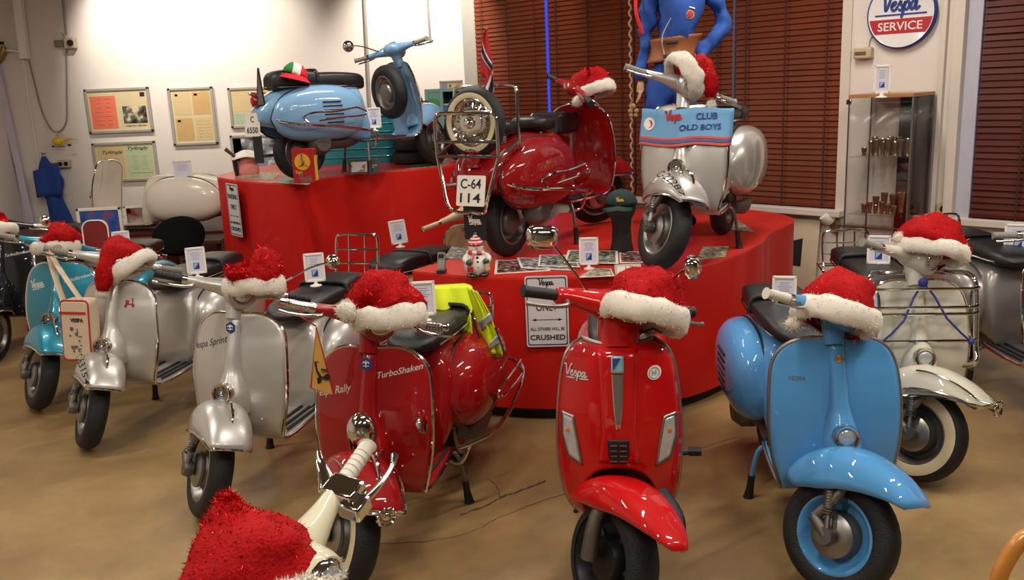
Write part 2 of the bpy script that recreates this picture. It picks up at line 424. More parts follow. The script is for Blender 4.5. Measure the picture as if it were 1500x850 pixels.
PF, PN = 1.20, .80
def pz(x, y, z, s=1): p = atz(x, y, z); return (p.x, p.y, s)
near = [pz(604,397,PN,0), pz(690,405,PN), pz(780,407,PN), pz(850,405,PN), pz(930,402,PN), pz(1010,392,PN), pz(1075,375,PN), pz(1115,355,PN), pz(1128,341,PN), (1.98,6.1,1),(1.9,6.55,1),(1.55,6.85,1),(1.05,6.95,0),(.4,6.95,0),(.24,6.3,0),(-.02,5.75,0),(-.34,5.22,0)]
platform('display_platform', near, 0, PN, 'curved lower red display platform carrying the silver and deep red scooters')
far = [pz(320,257,PF), pz(328,261,PF), pz(355,265,PF), pz(395,268,PF), pz(432,268,PF), pz(465,262,PF), pz(500,257,PF), pz(545,252,PF), pz(600,249,PF), pz(650,244,PF), pz(690,238,PF,0), (.30,8.3,0),(-.4,8.65,0),(-1.3,8.65,0),(-2.25,7.75,0)]
platform('display_platform', far, 0, PF, 'taller wavy red platform at the back under the pale blue scooter')
# ================================================================ scooter builder (local: X forward, Y to its left, Z up)
HR = .21
AXT, AXB = V(.30,0,.98), V(.60,0,.335)                 # steering axis, top and bottom
SHP = [(-.10,.262,.150,0),(.05,.26,.165,0),(.22,.26,.175,0),(.32,.265,.180,.0),(.39,.29,.189,.01),(.425,.34,.204,.03),(.435,.42,.222,.045),
       (.43,.52,.234,.05),(.415,.62,.234,.05),(.395,.70,.228,.05),(.38,.75,.219,.05),(.37,.79,.200,.045),(.362,.82,.170,.035),(.356,.84,.132,.022),(.352,.85,.085,.010)]
SHF = crn(SHP, 4)
def shx(y, z):
    """front surface of the leg shield"""
    t = [r for r in SHF if r[0] > .3]
    for a, b in zip(t, t[1:]):
        if a[1] <= z <= b[1]:
            k = (z-a[1])/max(1e-6, b[1]-a[1]); x = a[0]+(b[0]-a[0])*k; w = a[2]+(b[2]-a[2])*k; s = a[3]+(b[3]-a[3])*k
            return x - s*(y/max(w,.15))**2
    return t[-1][0]
def wrap(yc, zc, lift=.006):
    """maps flat artwork (u right as seen from in front, v up) onto the leg shield"""
    def fn(v):
        y = yc + v.x; z = zc + v.y      # seen from the front, the scooter's left is on the right
        return (shx(y, z)+lift+v.z, y, z)
    return fn
def steerM(deg):
    ax = (AXT-AXB).normalized()
    return Matrix.Translation(AXB) @ Matrix.Rotation(math.radians(deg), 4, ax) @ Matrix.Translation(-AXB)
def wheel(parent, name, c, M, R=HR, hw=.046, rim=alu, ww=False, hub=steel, rimr=.128, spokes=False, ax=(0,1,0), dish=-1):
    rt = R*.62
    b = MB(); b.lathe([(rimr,-hw*.72),(rimr+.012,-hw*.95),(rt+.03,-hw*1.06),(R-.022,-hw*1.0),(R-.008,-hw*.72),(R,-hw*.3),(R+.001,0),(R,hw*.3),(R-.008,hw*.72),(R-.022,hw),(rt+.03,hw*1.06),(rimr+.012,hw*.95),(rimr,hw*.72)], c, ax, 40, closed=True)
    w = b.xf(M).build(name, tyre_m, parent)
    b = MB(); q = rimr
    b.lathe([(q+.012,-hw*.93),(q+.004,-hw*.98),(q-.006,-hw*.8),(q-.016,-hw*.35),(q-.022,-.008),(q-.05,.002*dish),(.055,.004),(.055,.010),(q-.05,.010),(q-.022,.014),(q-.016,hw*.35),(q-.006,hw*.8),(q+.004,hw*.98),(q+.012,hw*.93)], c, ax, 40, closed=True)
    b.xf(M).build('rim', rim, w)
    if ww:
        b = MB()
        for s in (-1,1): b.lathe([(q+.008,s*hw*1.0),(q+.03,s*hw*1.10),(R-.030,s*hw*1.10),(R-.026,s*hw*1.0)], c, ax, 40, closed=False)
        t = MB()
        for s in (-1,1):
            u = MB(); u.lathe([(q+.008,s*hw*.96),(q+.014,s*hw*1.03),(R-.034,s*hw*1.09),(R-.028,s*hw*1.04)], c, ax, 40, closed=True); t.add(u.v, u.f)
        t.xf(M).build('whitewall', whitew, w)
    b = MB(); b.lathe([(.001,-.05),(.03,-.05),(.07,-.042),(.085,-.02),(.085,.02),(.07,.042),(.03,.05),(.001,.05)], c, ax, 28)
    cc = Vector(c)
    for k in range(5):
        a = 2*PI*k/5; d = V(math.cos(a),0,math.sin(a))
        if Vector(ax).y > .9:
            b.tube([cc+d*.07+V(0,-.03,0), cc+d*.07+V(0,.03,0)], .009, 6)
    b.xf(M).build('hub', hub, w)
    return w
def paintwork(v, M): return v
def headlight(b0, root, M, c=(.392,0,.996), r=.048):
    b = MB(); b.lathe([(.02,-.05),(r*.9,-.03),(r,0),(r*1.04,.012),(r*.96,.02),(r*.9,.014)], c, (1,0,-.12)); h = b.xf(M).build('headlight_rim', chrome, root)
    b = MB(); b.lathe([(.001,.03),(r*.4,.028),(r*.7,.022),(r*.9,.010),(r*.9,.0),(.001,0)], c, (1,0,-.12)); b.xf(M).build('lens', glass_l, h)
def mirror(root, M, p0, p1, r=.055, shape='round', nrm=(-1,0,.1), m=chrome):
    p0 = Vector(p0); p1 = Vector(p1); mid = (p0+p1)/2+V(0,0,.03)
    b = MB(); b.tube([p0, mid, p1], .005, 8, 4); s = b.xf(M).build('mirror_stem', chrome, root)
    b = MB(); 
    if shape == 'round': b.lathe([(.001,-.03),(r*.5,-.024),(r*.9,-.008),(r,.004),(r*.96,.01),(.001,.008)], p1, nrm)
    b.xf(M).build('mirror_head', m, s)
def scooter(label, front, a, z=0, steer=0, paint=P_red, trim=chrome, wr=.21, grips=grey_r, seat='long', rim=None, ww=False,
            group=None, rear_rack=False, front_rack=False, bars=False, stand=True, badge=None, scr=None, scr2=None, horn='round',
            crest=True, fendertrim=True, bumper=False, plate_f=None, plate_r=None, cowl=True, lever=True, body_m=None, spare=None, legstrips=True,
            cowl_m=None, headset=True, wheels=True, tail=True, spotlight=False, louver=False, seat_m=None, fork_m=None, name='motor_scooter', fendertip=0, horn_glass=False, seat_dz=0, seat_th=0, plate_yaw=0, fin=False):
    rz = math.radians(a-90); h = V(math.sin(math.radians(a)), -math.cos(math.radians(a)), 0)
    loc = V(front[0], front[1], z) - h*.60
    root = empty(name, loc, rz, label, 'scooter', group)
    rim = rim or alu; body_m = body_m or paint; cowl_m = cowl_m or paint; fork_m = fork_m or steel
    MS = steerM(steer); I4 = Matrix.Identity(4)
    # ---- leg shield and floor
    R = crn(SHP, 5); rows = []; nc = 20
    for x, zz, w, sw in R:
        rows.append([V(x-sw*(k/nc*2-1)**2*(1), w*(k/nc*2-1), zz) for k in range(nc+1)])
    ls = MB().grid(rows).build('leg_shield', paint, root, solid=.012, off=0)
    for mod in ls.modifiers: mod.offset = 0
    edge = [r[0] for r in rows] + rows[-1][1:-1] + [r[-1] for r in rows[::-1]]
    MB().tube(edge, .0085, 8).build('edge_trim', trim, ls)
    if legstrips:
        b = MB()
        for y in (-.135,-.095,-.05,.05,.095,.135): b.box((.10,y,.272), (.34,.014,.012))
        b.build('floor_runner', rubber if legstrips is True else legstrips, ls, bevel=.003)
        b = MB()
        for y in (-.135,-.095,-.05,.05,.095,.135): b.box((.275,y,.272), (.012,.018,.014))
        b.build('runner_cap', chrome, ls)
    # ---- centre column in front of the shield
    T = crn([(.86,.012,.030,.01),(.80,.030,.030,.0),(.70,.045,.032,0),(.62,.055,.038,0),(.57,.078,.052,0),(.52,.100,.068,0),(.47,.112,.078,0),(.43,.10,.075,0)], 4)
    rings = []
    for zz, bu, hw, _ in T:
        bx = shx(0, min(zz,.849)); ring = []
        for k in range(13):
            t = PI*k/12; ring.append(V(bx-.012+(bu+.012)*math.sin(t)**.8, hw*math.cos(t), zz - (.03*math.sin(t) if zz < .5 else 0)))
        rings.append(ring)
    hc = MB().loft(rings).build('horn_cover', paint, ls)
    hz = .535
    if horn == 'round':
        c = V(shx(0,hz)+.092,0,hz); b = MB(); b.lathe([(.001,.0),(.036,.0),(.036,.014),(.043,.016),(.046,.008),(.046,-.02),(.001,-.02)], c, (1,0,.15)); g = b.build('horn_grille', chrome, hc)
        b = MB(); 
        for k in range(3): b.lathe([(.010+.009*k,.003),(.014+.009*k,.008),(.010+.009*k,.008)], c, (1,0,.15), 20, closed=True)
        b.build('horn_mesh', steel, g); b = MB(); b.sph(c+V(.004,0,0), (.012,.033 if horn_glass else .012,.033 if horn_glass else .012), 12); b.build('horn_centre', glass_l if horn_glass else chrome, g)
    elif horn == 'dome':
        c = V(shx(0,.55)+.068,0,.56); b = MB(); b.sph(c+V(0,0,.01), (.056,.058,.075), 18); b.box(c+V(0,0,-.072), (.11,.145,.012)); g = b.build('horn_grille', chrome, hc, bevel=.003)
        b = MB()
        for y in (-.027,-.009,.009,.027): b.tube([c+V(.05-abs(y)*.25,y,-.045), c+V(.052-abs(y)*.3,y,.0)], .0045, 6)
        b.build('horn_slots', darkm, g)
    # ---- badges
    if badge == 'hex':
        c = (shx(0,.80)+.038,0,.80); M = frame(c, (0,1,0), (-.12,0,1))
        b = MB(); b.loft([[M @ V(.024*math.cos(PI/6+k*PI/3), .024*math.sin(PI/6+k*PI/3)*1.1, q) for k in range(6)] for q in (-.004,.002)]); bg = b.build('shield_badge', ink_blue, hc)
        b = MB()
        b.tube([M @ V(-.013,.003,.004), M @ V(-.006,.010,.004), M @ V(0,.0,.004), M @ V(.006,.010,.004), M @ V(.013,.003,.004)], .0018, 6, 3); b.tube([M @ V(0,-.012,.004), M @ V(0,.014,.004)], .0018, 6); b.tube([M @ V(-.012,-.006,.004), M @ V(.012,-.006,.004)], .0015, 6)
        b.build('badge_emblem', plastic_w, bg)
    elif badge == 'disc':
        c = (shx(0,.79)+.036,0,.79); b = MB(); b.lathe([(.001,.004),(.016,.003),(.017,-.004),(.001,-.004)], c, (1,0,.1), 20); b.build('shield_badge', chrome if paint == P_blue else ink_blue, hc)
    if scr:
        for k, (txt, yc, zc, size, mm, rot) in enumerate(scr):
            M = Matrix.Rotation(math.radians(rot), 4, 'Z')
            b = script(size*.42, M, w=.17, under=True) if txt == 'Vespa' else text(txt, size, M, shear=.35, bold=.01, ext=.0012)
            b.map(wrap(yc, zc)); b.build('name_badge', mm, ls, smooth=0)
    # ---- front fender
    c = V(.60,0,wr+.036)
    rows = []; nf = 22; nt = 20
    for i in range(nf+1):
        t = i/nf; phi = math.radians(37 + 122*t)
        hw = interp(crn([(0,.082),(.06,.096),(.18,.108),(.35,.118),(.55,.122),(.75,.116),(.92,.098),(1,.085)],4), t)
        Ro = wr + interp(crn([(0,.075+fendertip),(.1,.072+fendertip*.7),(.3,.064+fendertip*.2),(.55,.062),(.8,.055),(1,.05)],4), t)
        dep = interp(crn([(0,.035),(.06,.06),(.18,.10),(.40,.135),(.65,.145),(.85,.12),(1,.08)],4), t)
        row = []
        for j in range(nt+1):
            th = -PI/2 + PI*j/nt; cs = math.cos(th); sn = math.sin(th)
            y = hw*math.copysign(abs(sn)**.72, sn); r = Ro - dep*(1-abs(cs)**.78)
            row.append(c + V(math.cos(phi)*r, y, math.sin(phi)*r))
        rows.append(row)
    frows = rows
    fb = MB().grid(rows).xf(MS); fd = fb.build('front_fender', paint, root, solid=.006)
    if fendertrim:
        e = [r[0] for r in rows[::-1]] + rows[0][1:-1] + [r[-1] for r in rows]
        MB().tube(e, .006, 8).xf(MS).build('fender_trim', trim if trim != rubber else paint, fd)
    if crest:
        b = MB(); P = [c+V(math.cos(math.radians(q))*(wr+.066+dz), 0, math.sin(math.radians(q))*(wr+.066+dz)) for q, dz in ((98,-.002),(88,.014),(78,.020),(68,.010),(62,-.003))]
        b.tube(P, [.002,.007,.010,.007,.003], 8, 3).xf(MS).build('fender_crest', chrome, fd)
    if bumper:
        out = lambda p, j: V(p.x, p.y*1.06+(.006 if p.y > 0 else -.006), p.z-.004)
        path = [out(r[1],0) for r in frows[14:0:-1]]; f0 = frows[0]
        path += [f0[j]+V(.014,0,.010) for j in (1,4,8,12,16,19)] + [out(r[-2],0) for r in frows[1:15]]
        b = MB(); b.tube(path, .0065, 8)
        b.tube([out(r[5],0)+V(.004,0,.006) for r in frows[12:0:-1]]+[f0[j]+V(.018,0,.02) for j in (5,10,15)]+[out(r[-6],0)+V(.004,0,.006) for r in frows[1:13]], .004, 8)
        b.xf(MS).build('fender_bumper', chrome, fd)
        cc = frows[0][10]+V(.022,0,.0)
        b = MB(); b.lathe([(.024,0),(.030,.006),(.034,0),(.030,-.006)], cc, (1,0,.3), 20, closed=True)
        for k in range(12): b.sph(cc+V(0,.033*math.cos(k*PI/6),.033*math.sin(k*PI/6)), .006, 6)
        b.sph(cc, (.008,.017,.017), 10); b.xf(MS).build('bumper_ornament', chrome, fd)
    if plate_f:
        txt, yc = plate_f
        # painted number on the right flank of the fender
        def fn(v):
            i = (math.radians(70)-v.x*4.2-math.radians(37))/math.radians(122)*nf; j = (-math.radians(53)+v.y*6.2+PI/2)/PI*nt
            i = max(0,min(nf-.01,i)); j = max(0,min(nt-.01,j)); i0, j0 = int(i), int(j); fi, fj = i-i0, j-j0
            p = (frows[i0][j0]*(1-fj)+frows[i0][j0+1]*fj)*(1-fi)+(frows[i0+1][j0]*(1-fj)+frows[i0+1][j0+1]*fj)*fi
            q = p-c; return p+V(q.x*.06,q.y*.17,q.z*.06)
        text(txt, .082, None, 0, .008, .0006, width=.25).map(fn).xf(MS).build('painted_number', ink, fd, smooth=0)
    c = V(.60,0,wr)
    # ---- front wheel and fork
    if wheels:
        wheel(root, 'front_wheel', c, MS, wr, rim=rim, ww=ww, rimr=wr*.61)
        b = MB(); b.tube([AXB+V(-.02,-.055,.13), AXB+V(-.005,-.085,.03), c+V(-.055,-.10,.045)], .018, 10, 4)
        b.tube([c+V(-.060,-.10,.045), c+V(0,-.095,0)], .022, 10); b.lathe([(.001,-.02),(.03,-.02),(.036,0),(.03,.02),(.001,.02)], c+V(0,-.095,0), (0,1,0), 20)
        fk = b.xf(MS).build('front_fork', fork_m, root)
        b = MB(); p = c+V(.005,-.105,.01); q = c+V(-.055,-.085,.215)
        b.tube([p, p.lerp(q,.45)], .010, 8); b.tube([p.lerp(q,.4), q], .019, 12)
        for k in range(9):
            t = .32+k*.045; b.lathe([(.020,-.003),(.024,0),(.020,.003),(.017,0)], p.lerp(q,t), q-p, 14, closed=True)
        b.xf(MS).build('shock_absorber', alu if fork_m == steel else fork_m, fk)
        b = MB(); b.lathe([(.001,-.012),(.06,-.010),(.078,0),(.078,.012),(.001,.012)], c+V(0,-.058,0), (0,1,0), 28); b.xf(MS).build('brake_plate', alu, fk)
        cr_ = V(-.60,0,wr)
        wheel(root, 'rear_wheel', cr_, I4, wr, rim=rim, ww=ww, rimr=wr*.61)
    # ---- body behind the floor
    st = crn([(-.04,.255,.44,.13),(-.075,.255,.58,.145),(-.11,.26,.68,.150),(-.18,.27,.71,.150),(-.35,.30,.715,.155),(-.55,.34,.71,.165),(-.70,.37,.68,.16),(-.82,.40,.64,.145),(-.89,.42,.57,.12),(-.925,.45,.53,.08)], 3)
    rings = []
    for x, z0, z1, hw in st:
        ring = []
        for k in range(28):
            t = 2*PI*k/28; e = .62
            ring.append(V(x, hw*math.copysign(abs(math.cos(t))**e, math.cos(t)), (z0+z1)/2+(z1-z0)/2*math.copysign(abs(math.sin(t))**e, math.sin(t))))
        rings.append(ring)
    bd = MB().loft(rings).build('body_shell', body_m, root)
    if cowl:
        for s in (-1,1):
            rings = []
            for i in range(21):
                t = i/20; x = -.10-.77*t
                e = (1-abs(2*(t**.92)-1)**2.6)**.5 if 0 < t < 1 else .0
                e = max(e, .03); ry = .14*e**.9; zc = .475+.02*math.sin(t*PI)-.01*t; rzz = .205*e
                rings.append([V(x, s*(.135+ry*max(0,math.sin(th))**.75), zc+rzz*math.copysign(abs(math.cos(th))**.8, math.cos(th))) for th in [PI*k/14 for k in range(15)]])
            b = MB(); b.loft(rings); cw = b.build('side_cowl', cowl_m, root)
            e = [r[0] for r in rings]+[r[-1] for r in rings[::-1]]
            MB().tube(e, .006, 6, closed=True).build('cowl_seam', rubber if cowl != 'chrome' else chrome, cw)
            if louver:
                b = MB()
                for k in range(6): b.box((-.42-.004*k, s*.270, .42+.030*k), (.17-.01*abs(k-3),.012,.009))
                b.build('cooling_louvers', darkm, cw)
            if bars:
                b = MB()
                b.tube([(-.02,s*.20,.30),(-.06,s*.25,.31),(-.16,s*.335,.34),(-.45,s*.36,.39),(-.72,s*.33,.42),(-.83,s*.25,.44),(-.84,s*.15,.46)], .010, 8, 5)
                b.tube([(-.28,s*.36,.52),(-.45,s*.345,.50),(-.62,s*.34,.50),(-.70,s*.31,.47),(-.68,s*.335,.43)], .008, 8, 5)
                b.tube([(-.28,s*.36,.52),(-.20,s*.34,.49),(-.22,s*.345,.46),(-.40,s*.36,.455),(-.60,s*.35,.44)], .007, 8, 5)
                b.tube([(-.06,s*.245,.31),(-.05,s*.2,.22),(-.10,s*.14,.20)], .009, 8, 3)
                b.build('crash_bar', chrome, cw)
    # ---- seats
    sm = seat_m or leather
    if seat == 'long':
        st = crn([(-.02,.715,.735,.05),(-.05,.705,.765,.095),(-.12,.705,.785,.125),(-.30,.715,.795,.138),(-.45,.72,.795,.14),(-.50,.72,.812,.14),(-.66,.72,.82,.135),(-.76,.715,.805,.12),(-.80,.72,.77,.08)], 3)
        rings = [[V(x, hw*math.copysign(abs(math.cos(t))**.5, math.cos(t)), (z0+z1)/2+(z1-z0)/2*math.copysign(abs(math.sin(t))**.5, math.sin(t))) for t in [2*PI*k/24 for k in range(24)]] for x, z0, z1, hw in [(q[0],q[1]+seat_dz,q[2]+seat_dz+seat_th,q[3]) for q in st]]
        se = MB().loft(rings).build('seat', sm, root)
        b = MB(); b.tube([(-.08,.125,.735),(-.3,.143,.735),(-.66,.14,.74),(-.79,.08,.74),(-.79,-.08,.74),(-.66,-.14,.74),(-.3,-.143,.735),(-.08,-.125,.735)], .005, 6, 4); b.xf(Matrix.Translation((0,0,seat_dz))).build('seat_piping', chrome, se)
        b = MB(); b.tube([(-.47,.145,.73),(-.47,.13,.80),(-.47,.06,.812),(-.47,-.06,.812),(-.47,-.13,.80),(-.47,-.145,.73)], .010, 8, 3); b.xf(Matrix.Translation((0,0,seat_dz+seat_th))).build('grab_strap', rubber, se)
    elif seat == 'saddle':
        for x0, sc in ((-.20,1.0),(-.60,.92)):
            rings = [[V(x0+dx*sc, hw*sc*math.copysign(abs(math.cos(t))**.7, math.cos(t)), .80+seat_dz+zz+hh*math.copysign(abs(math.sin(t))**.6, math.sin(t))) for t in [2*PI*k/24 for k in range(24)]]
                     for dx, hw, hh, zz in crn([(.15,.03,.02,.0),(.12,.05,.035,0),(.05,.07,.04,0),(-.05,.115,.045,.005),(-.12,.12,.045,.01),(-.165,.09,.035,.012),(-.18,.05,.02,.012)], 3)]
            se = MB().loft(rings).build('saddle', sm, root)
            for s in (-1,1):
                b = MB(); b.tube([(x0-.10,s*.07,.66+seat_dz),(x0-.10,s*.07,.79+seat_dz)], .012, 8)
                for k in range(7): b.lathe([(.018,-.004),(.025,0),(.018,.004),(.010,0)], (x0-.10,s*.07,.68+seat_dz+k*.014), (0,0,1), 12, closed=True)
                b.build('saddle_spring', chrome, se)
    # ---- tail
    if tail:
        b = MB(); b.sph((-.915,0,.60), (.035,.04,.045), 14); b.box((-.905,0,.562), (.05,.075,.015)); tl = b.build('tail_light', redlens, root, bevel=.003)
        b = MB(); b.tube([(-.905,-.042,.635),(-.94,-.03,.648),(-.955,0,.652),(-.94,.03,.648),(-.905,.042,.635)], .008, 8, 3); b.build('tail_light_hood', chrome, tl)
        if plate_r:
            M = frame((-.955,0,.43), (math.sin(plate_yaw),-math.cos(plate_yaw),0), (.18,0,1)); w, hgt = plate_r[2]
            pl = plate(w, hgt, .004, .01, M=M).build('number_plate', plastic_w, root)
            b = MB(); n = len(plate_r[0])
            for k, line in enumerate(plate_r[0]):
                t = text(line, plate_r[1], None, 0, .006, .0008, width=w*(.72 if len(line) > 2 else .22)); t.v = [v+V(0, hgt*(.23 if k == 0 else -.23) if n > 1 else 0, .004) for v in t.v]; t.xf(M); b.add(t.v, t.f)
            b.build('plate_number', ink, pl, smooth=0)
            b = plate(.15, .20, .004, .01, M=frame((-.93,0,.25), (0,-1,0), (.0,0,1))); mf = b.build('mud_flap', rubber, root)
            if plate_r[3]:
                t = script(.018, frame((-.9345,0,.26), (0,-1,0), (0,0,1)), w=.16, under=True); t.build('flap_lettering', plastic_w, mf, smooth=0)
    if fin:
        M = frame((-.90,-.06,.56), (.6,-.8,0), (.05,0,1)); b = MB(); b.loft([[M @ V(x,y,z) for x, y in ((-.035,0),(.035,0),(.006,.27),(-.006,.27))] for z in (-.003,.003)]); f_ = b.build('tail_fin', rubber, root)
        b = MB(); b.loft([[M @ V(x,y,z) for x, y in ((-.024,.01),(.024,.01),(.002,.22),(-.002,.22))] for z in (.003,.005)]); b.build('fin_inlay', steel, f_)
    # ---- engine, exhaust, stand
    if wheels:
        b = MB(); b.lathe([(.001,-.07),(.06,-.07),(.09,-.03),(.09,.03),(.05,.07),(.001,.07)], (-.50,-.14,.27), (0,1,0), 20); b.tube([(-.50,-.1,.27),(-.25,-.06,.26),(-.12,0,.26)], [.06,.05,.035], 10, 3)
        b.build('engine_casing', steel, root)
        b = MB(); b.tube([(-.42,.10,.20),(-.55,.13,.185),(-.72,.13,.19)], [.035,.045,.03], 10, 3); b.tube([(-.72,.13,.19),(-.86,.14,.19)], .012, 8); b.build('exhaust', steel, root)
    if stand and wheels:
        sd = MB(); sd.tube([(-.08,0,.255),(-.08,.12,.25),(-.10,.17,.22),(-.115,.20,.05)], .010, 8, 3); sd.tube([(-.08,0,.255),(-.08,-.12,.25),(-.10,-.17,.22),(-.115,-.20,.05)], .010, 8, 3)
        sd = sd.build('centre_stand', steel if stand is True else stand, root)
        for s in (-1,1):
            b = MB(); b.tube([(-.112,s*.192,.105),(-.114,s*.197,.05),(-.117,s*.202,.012),(-.117,s*.203,.0)], [.015,.016,.020,.024], 10); b.build('rubber_foot', rubber, sd)
    # ---- headset
    if headset:
        HM = MS @ Matrix.Translation((0,0,-.035))
        b = MB(); b.tube([(.305,0,.985),(.36,0,.86)], [.045,.036], 16); rings = []
        for x, ry, rz_, zz in crn([(.225,.03,.015,.995),(.24,.055,.035,.99),(.28,.075,.052,.985),(.34,.075,.062,.983),(.385,.068,.064,.983),(.40,.060,.06,.983)], 3):
            rings.append([V(x, ry*math.cos(2*PI*k/24), zz+rz_*math.sin(2*PI*k/24)) for k in range(24)])
        b.loft(rings)
        for s in (-1,1): b.tube([(.31,s*.03,.985),(.30,s*.09,.985),(.285,s*.16,.982),(.275,s*.215,.98)], [.048,.036,.024,.021], 16, 4)
        hs = b.xf(HM).build('handlebar_cover', paint, root)
        for s in (-1,1):
            b = MB(); b.tube([(.275,s*.215,.98),(.271,s*.235,.98)], .020, 14); b.xf(HM).build('grip_collar', chrome, hs)
            b = MB(); b.tube([(.271,s*.232,.98),(.262,s*.30,.98),(.255,s*.345,.98),(.254,s*.348,.98)], [.017,.0165,.017,.021], 14); 
            for k in range(6): b.lathe([(.0165,-.002),(.0185,0),(.0165,.002),(.014,0)], (.270-.002*k,s*(.245+.015*k),.98), (-.12,s,0), 14, closed=True)
            b.xf(HM).build('grip', grips, hs)
            if lever:
                b = MB(); b.tube([(.285,s*.19,.975),(.325,s*.205,.97),(.335,s*.26,.965),(.325,s*.33,.962),(.312,s*.36,.962)], [.009,.008,.007,.006,.0085], 10, 4); b.xf(HM).build('lever', chrome, hs)
        headlight(None, hs, HM)
        b = MB(); b.lathe([(.001,.006),(.024,.006),(.03,.003),(.03,-.01),(.001,-.01)], (.30,0,1.038), (-.25,0,1), 20); b.xf(HM).build('speedometer', chrome, hs)
    # ---- racks
    if rear_rack:
        b = MB(); up = .24 if rear_rack is True else .2; x0 = -.84; zo = -.05 if rear_rack is True else (-.13 if rear_rack == 'low' else -.24)
        for s in (-1,1):
            b.tube([(-.72,s*.09,.72),(x0,s*.13,.76),(x0-.04,s*.13,.80),(x0-.08,s*.13,.80+up-.04),(x0-.085,s*.10,.80+up),(x0-.085,0,.80+up)], .008, 8, 4)
            b.tube([(x0,s*.13,.76),(x0-.20,s*.13,.78)], .007, 8)
            b.tube([(x0-.045,s*.05,.80),(x0-.085,s*.05,.80+up)], .005, 8)
        for q in (0,.33,.66): b.tube([(x0-.04-.04*q,-.13,.80+up*q),(x0-.04-.04*q,.13,.80+up*q)], .006, 8)
        b.tube([(x0-.20,-.13,.78),(x0-.20,.13,.78)], .007, 8); b.tube([(x0,-.13,.76),(x0,.13,.76)], .007, 8)
        b.xf(Matrix.Translation((0,0,zo))).build('rear_rack', chrome, root)
    if front_rack:
        b = MB()
        for s in (-1,1):
            b.tube([(.30,s*.15,.875),(.36,s*.20,.885),(.415,s*.225,.86),(.425,s*.235,.78),(.44,s*.24,.58),(.47,s*.235,.50),(.43,s*.20,.47)], .012, 10, 5)
            b.tube([(.425,s*.235,.80),(.46,s*.20,.82),(.47,s*.19,.74),(.475,s*.20,.62),(.445,s*.235,.60)], .007, 8, 4)
        b.tube([(.30,-.15,.875),(.31,-.08,.88),(.31,.08,.88),(.30,.15,.875)], .012, 8, 4)
        for zz, xx in ((.835,.445),(.755,.46),(.725,.46),(.60,.455)): b.tube([(xx,-.235,zz),(xx+.02,-.2,zz),(xx+.02,.2,zz),(xx,.235,zz)], .007, 8)
        rk = b.build('front_rack', chrome, root)
        b = MB(); b.tube([(.49,-.18,.60),(.495,-.09,.70),(.44,0,.86),(.495,.09,.71),(.49,.20,.60)], .005, 6, 2); b.sph((.44,0,.86), (.02,.022,.022), 8)
        for y in (-.18,.20): b.sph((.492,y,.60), .014, 8)
        b.build('elastic_cord', mat('blue_elastic_cord', '2a2f7a', .7), rk)
    root['_h'] = 0; del root['_h']
    return root, loc, rz, MS
def world_of(sc, p, steered=True):
    root, loc, rz, MS = sc; p = Vector(p)
    if steered: p = MS @ p
    return loc + Matrix.Rotation(rz, 3, 'Z') @ p
def local_of(sc, p):
    root, loc, rz, MS = sc; return Matrix.Rotation(-rz, 3, 'Z') @ (Vector(p)-loc)
# ================================================================ the scooters
A_ = scooter('teal metallic scooter with a santa hat, second from the left edge of the front row', (-2.80,5.12), -6, 0, 48, P_teal, badge='disc',
     scr=[('Vespa',-.14,.72,.05,badge_m,12),('TurboStroken',.12,.755,.028,badge_m,12)], grips=grey_r)
B_ = scooter('plain silver scooter with a cream shoulder bag hung from its handlebar', (-2.20,4.46), -14, 0, 48, P_silv, plate_f=('C-63154',0), grips=grey_r)
C_ = scooter('silver scooter with blue hexagonal badge, hat and round mirror, behind the pennant', (-1.30,3.60), -16, 0, 49, P_silv, badge='hex',
     scr=[('Vespa Sprint',-.135,.715,.042,mat('dark_badge_metal','5a5654',.3,.6),14)], grips=rubber, rear_rack=True)
D_ = scooter('deep red scooter with hexagonal badge and domed horn, draped by the yellow vest', (-.60,2.97), -14, 0, 47, P_red, badge='hex', horn='dome', bumper=True,
     scr=[('Vespa Rally',-.155,.68,.038,badge_m,14),('TurboShaken',.115,.765,.032,badge_m,10)], grips=chrome, bars=True, ww=True, rear_rack='lower')
F_ = scooter('sky blue scooter with blue wheel rims, in front of the ivory one', (1.14,2.82), -4, 0, 46, P_blue, trim=alu, badge='disc', rim=P_blue, fendertrim=False, crest=False, louver=True,
     scr=[('VESPA',-.14,.71,.022,steel,0)], grips=white_r, stand=P_blue, fendertip=.015, horn_glass=True)
G_ = scooter('ivory white scooter with chrome front rack and whitewall tyre', (1.80,3.66), -7, 0, 46, P_white, front_rack=True, ww=True, bumper=True, crest=False, grips=grey_r, rear_rack='low', rim=steel, fendertip=.03, horn_glass=True)
H_ = scooter('pewter grey scooter at the right edge, cut off by the frame', (2.80,4.08), 2, 0, 0, P_hsil, rear_rack='low')
K_ = scooter('silver scooter on lower red platform wearing a blue banner', (.849,4.576), -26, PN, 47, P_silv, grips=grey_r, plate_f=('C-22287',0), horn='round')
J_ = scooter('deep red scooter seen from behind with chrome racks and a flag', (.643,6.22), 147, PN, -40, P_red, seat='saddle', grips=rubber, bars=True, seat_dz=-.05,
     plate_r=(['C-64','114'],.075,(.19,.17),True), stand=True, crest=True)
I_ = scooter('pale blue scooter on the tall red platform with spare wheel on its leg shield', (-.58,7.16), 130, PF, 28, P_lblue, louver=True, grips=grey_r, bars=True,
     plate_r=(['C','6550'],.06,(.12,.17),False), plate_yaw=.65, seat_dz=-.05, seat_th=.045, fin=True)
N_ = scooter('beige scooter with a long black seat, facing away between the two red platforms', (-.15,6.42), 154, 0, 40, P_beige, grips=P_beige)
L_ = scooter('glossy black scooter cut off by the left edge of the picture', (-3.74,6.2), -4, 0, 10, P_black, scr=[('TurboStroken',.12,.75,.03,badge_m,8)], grips=white_r)
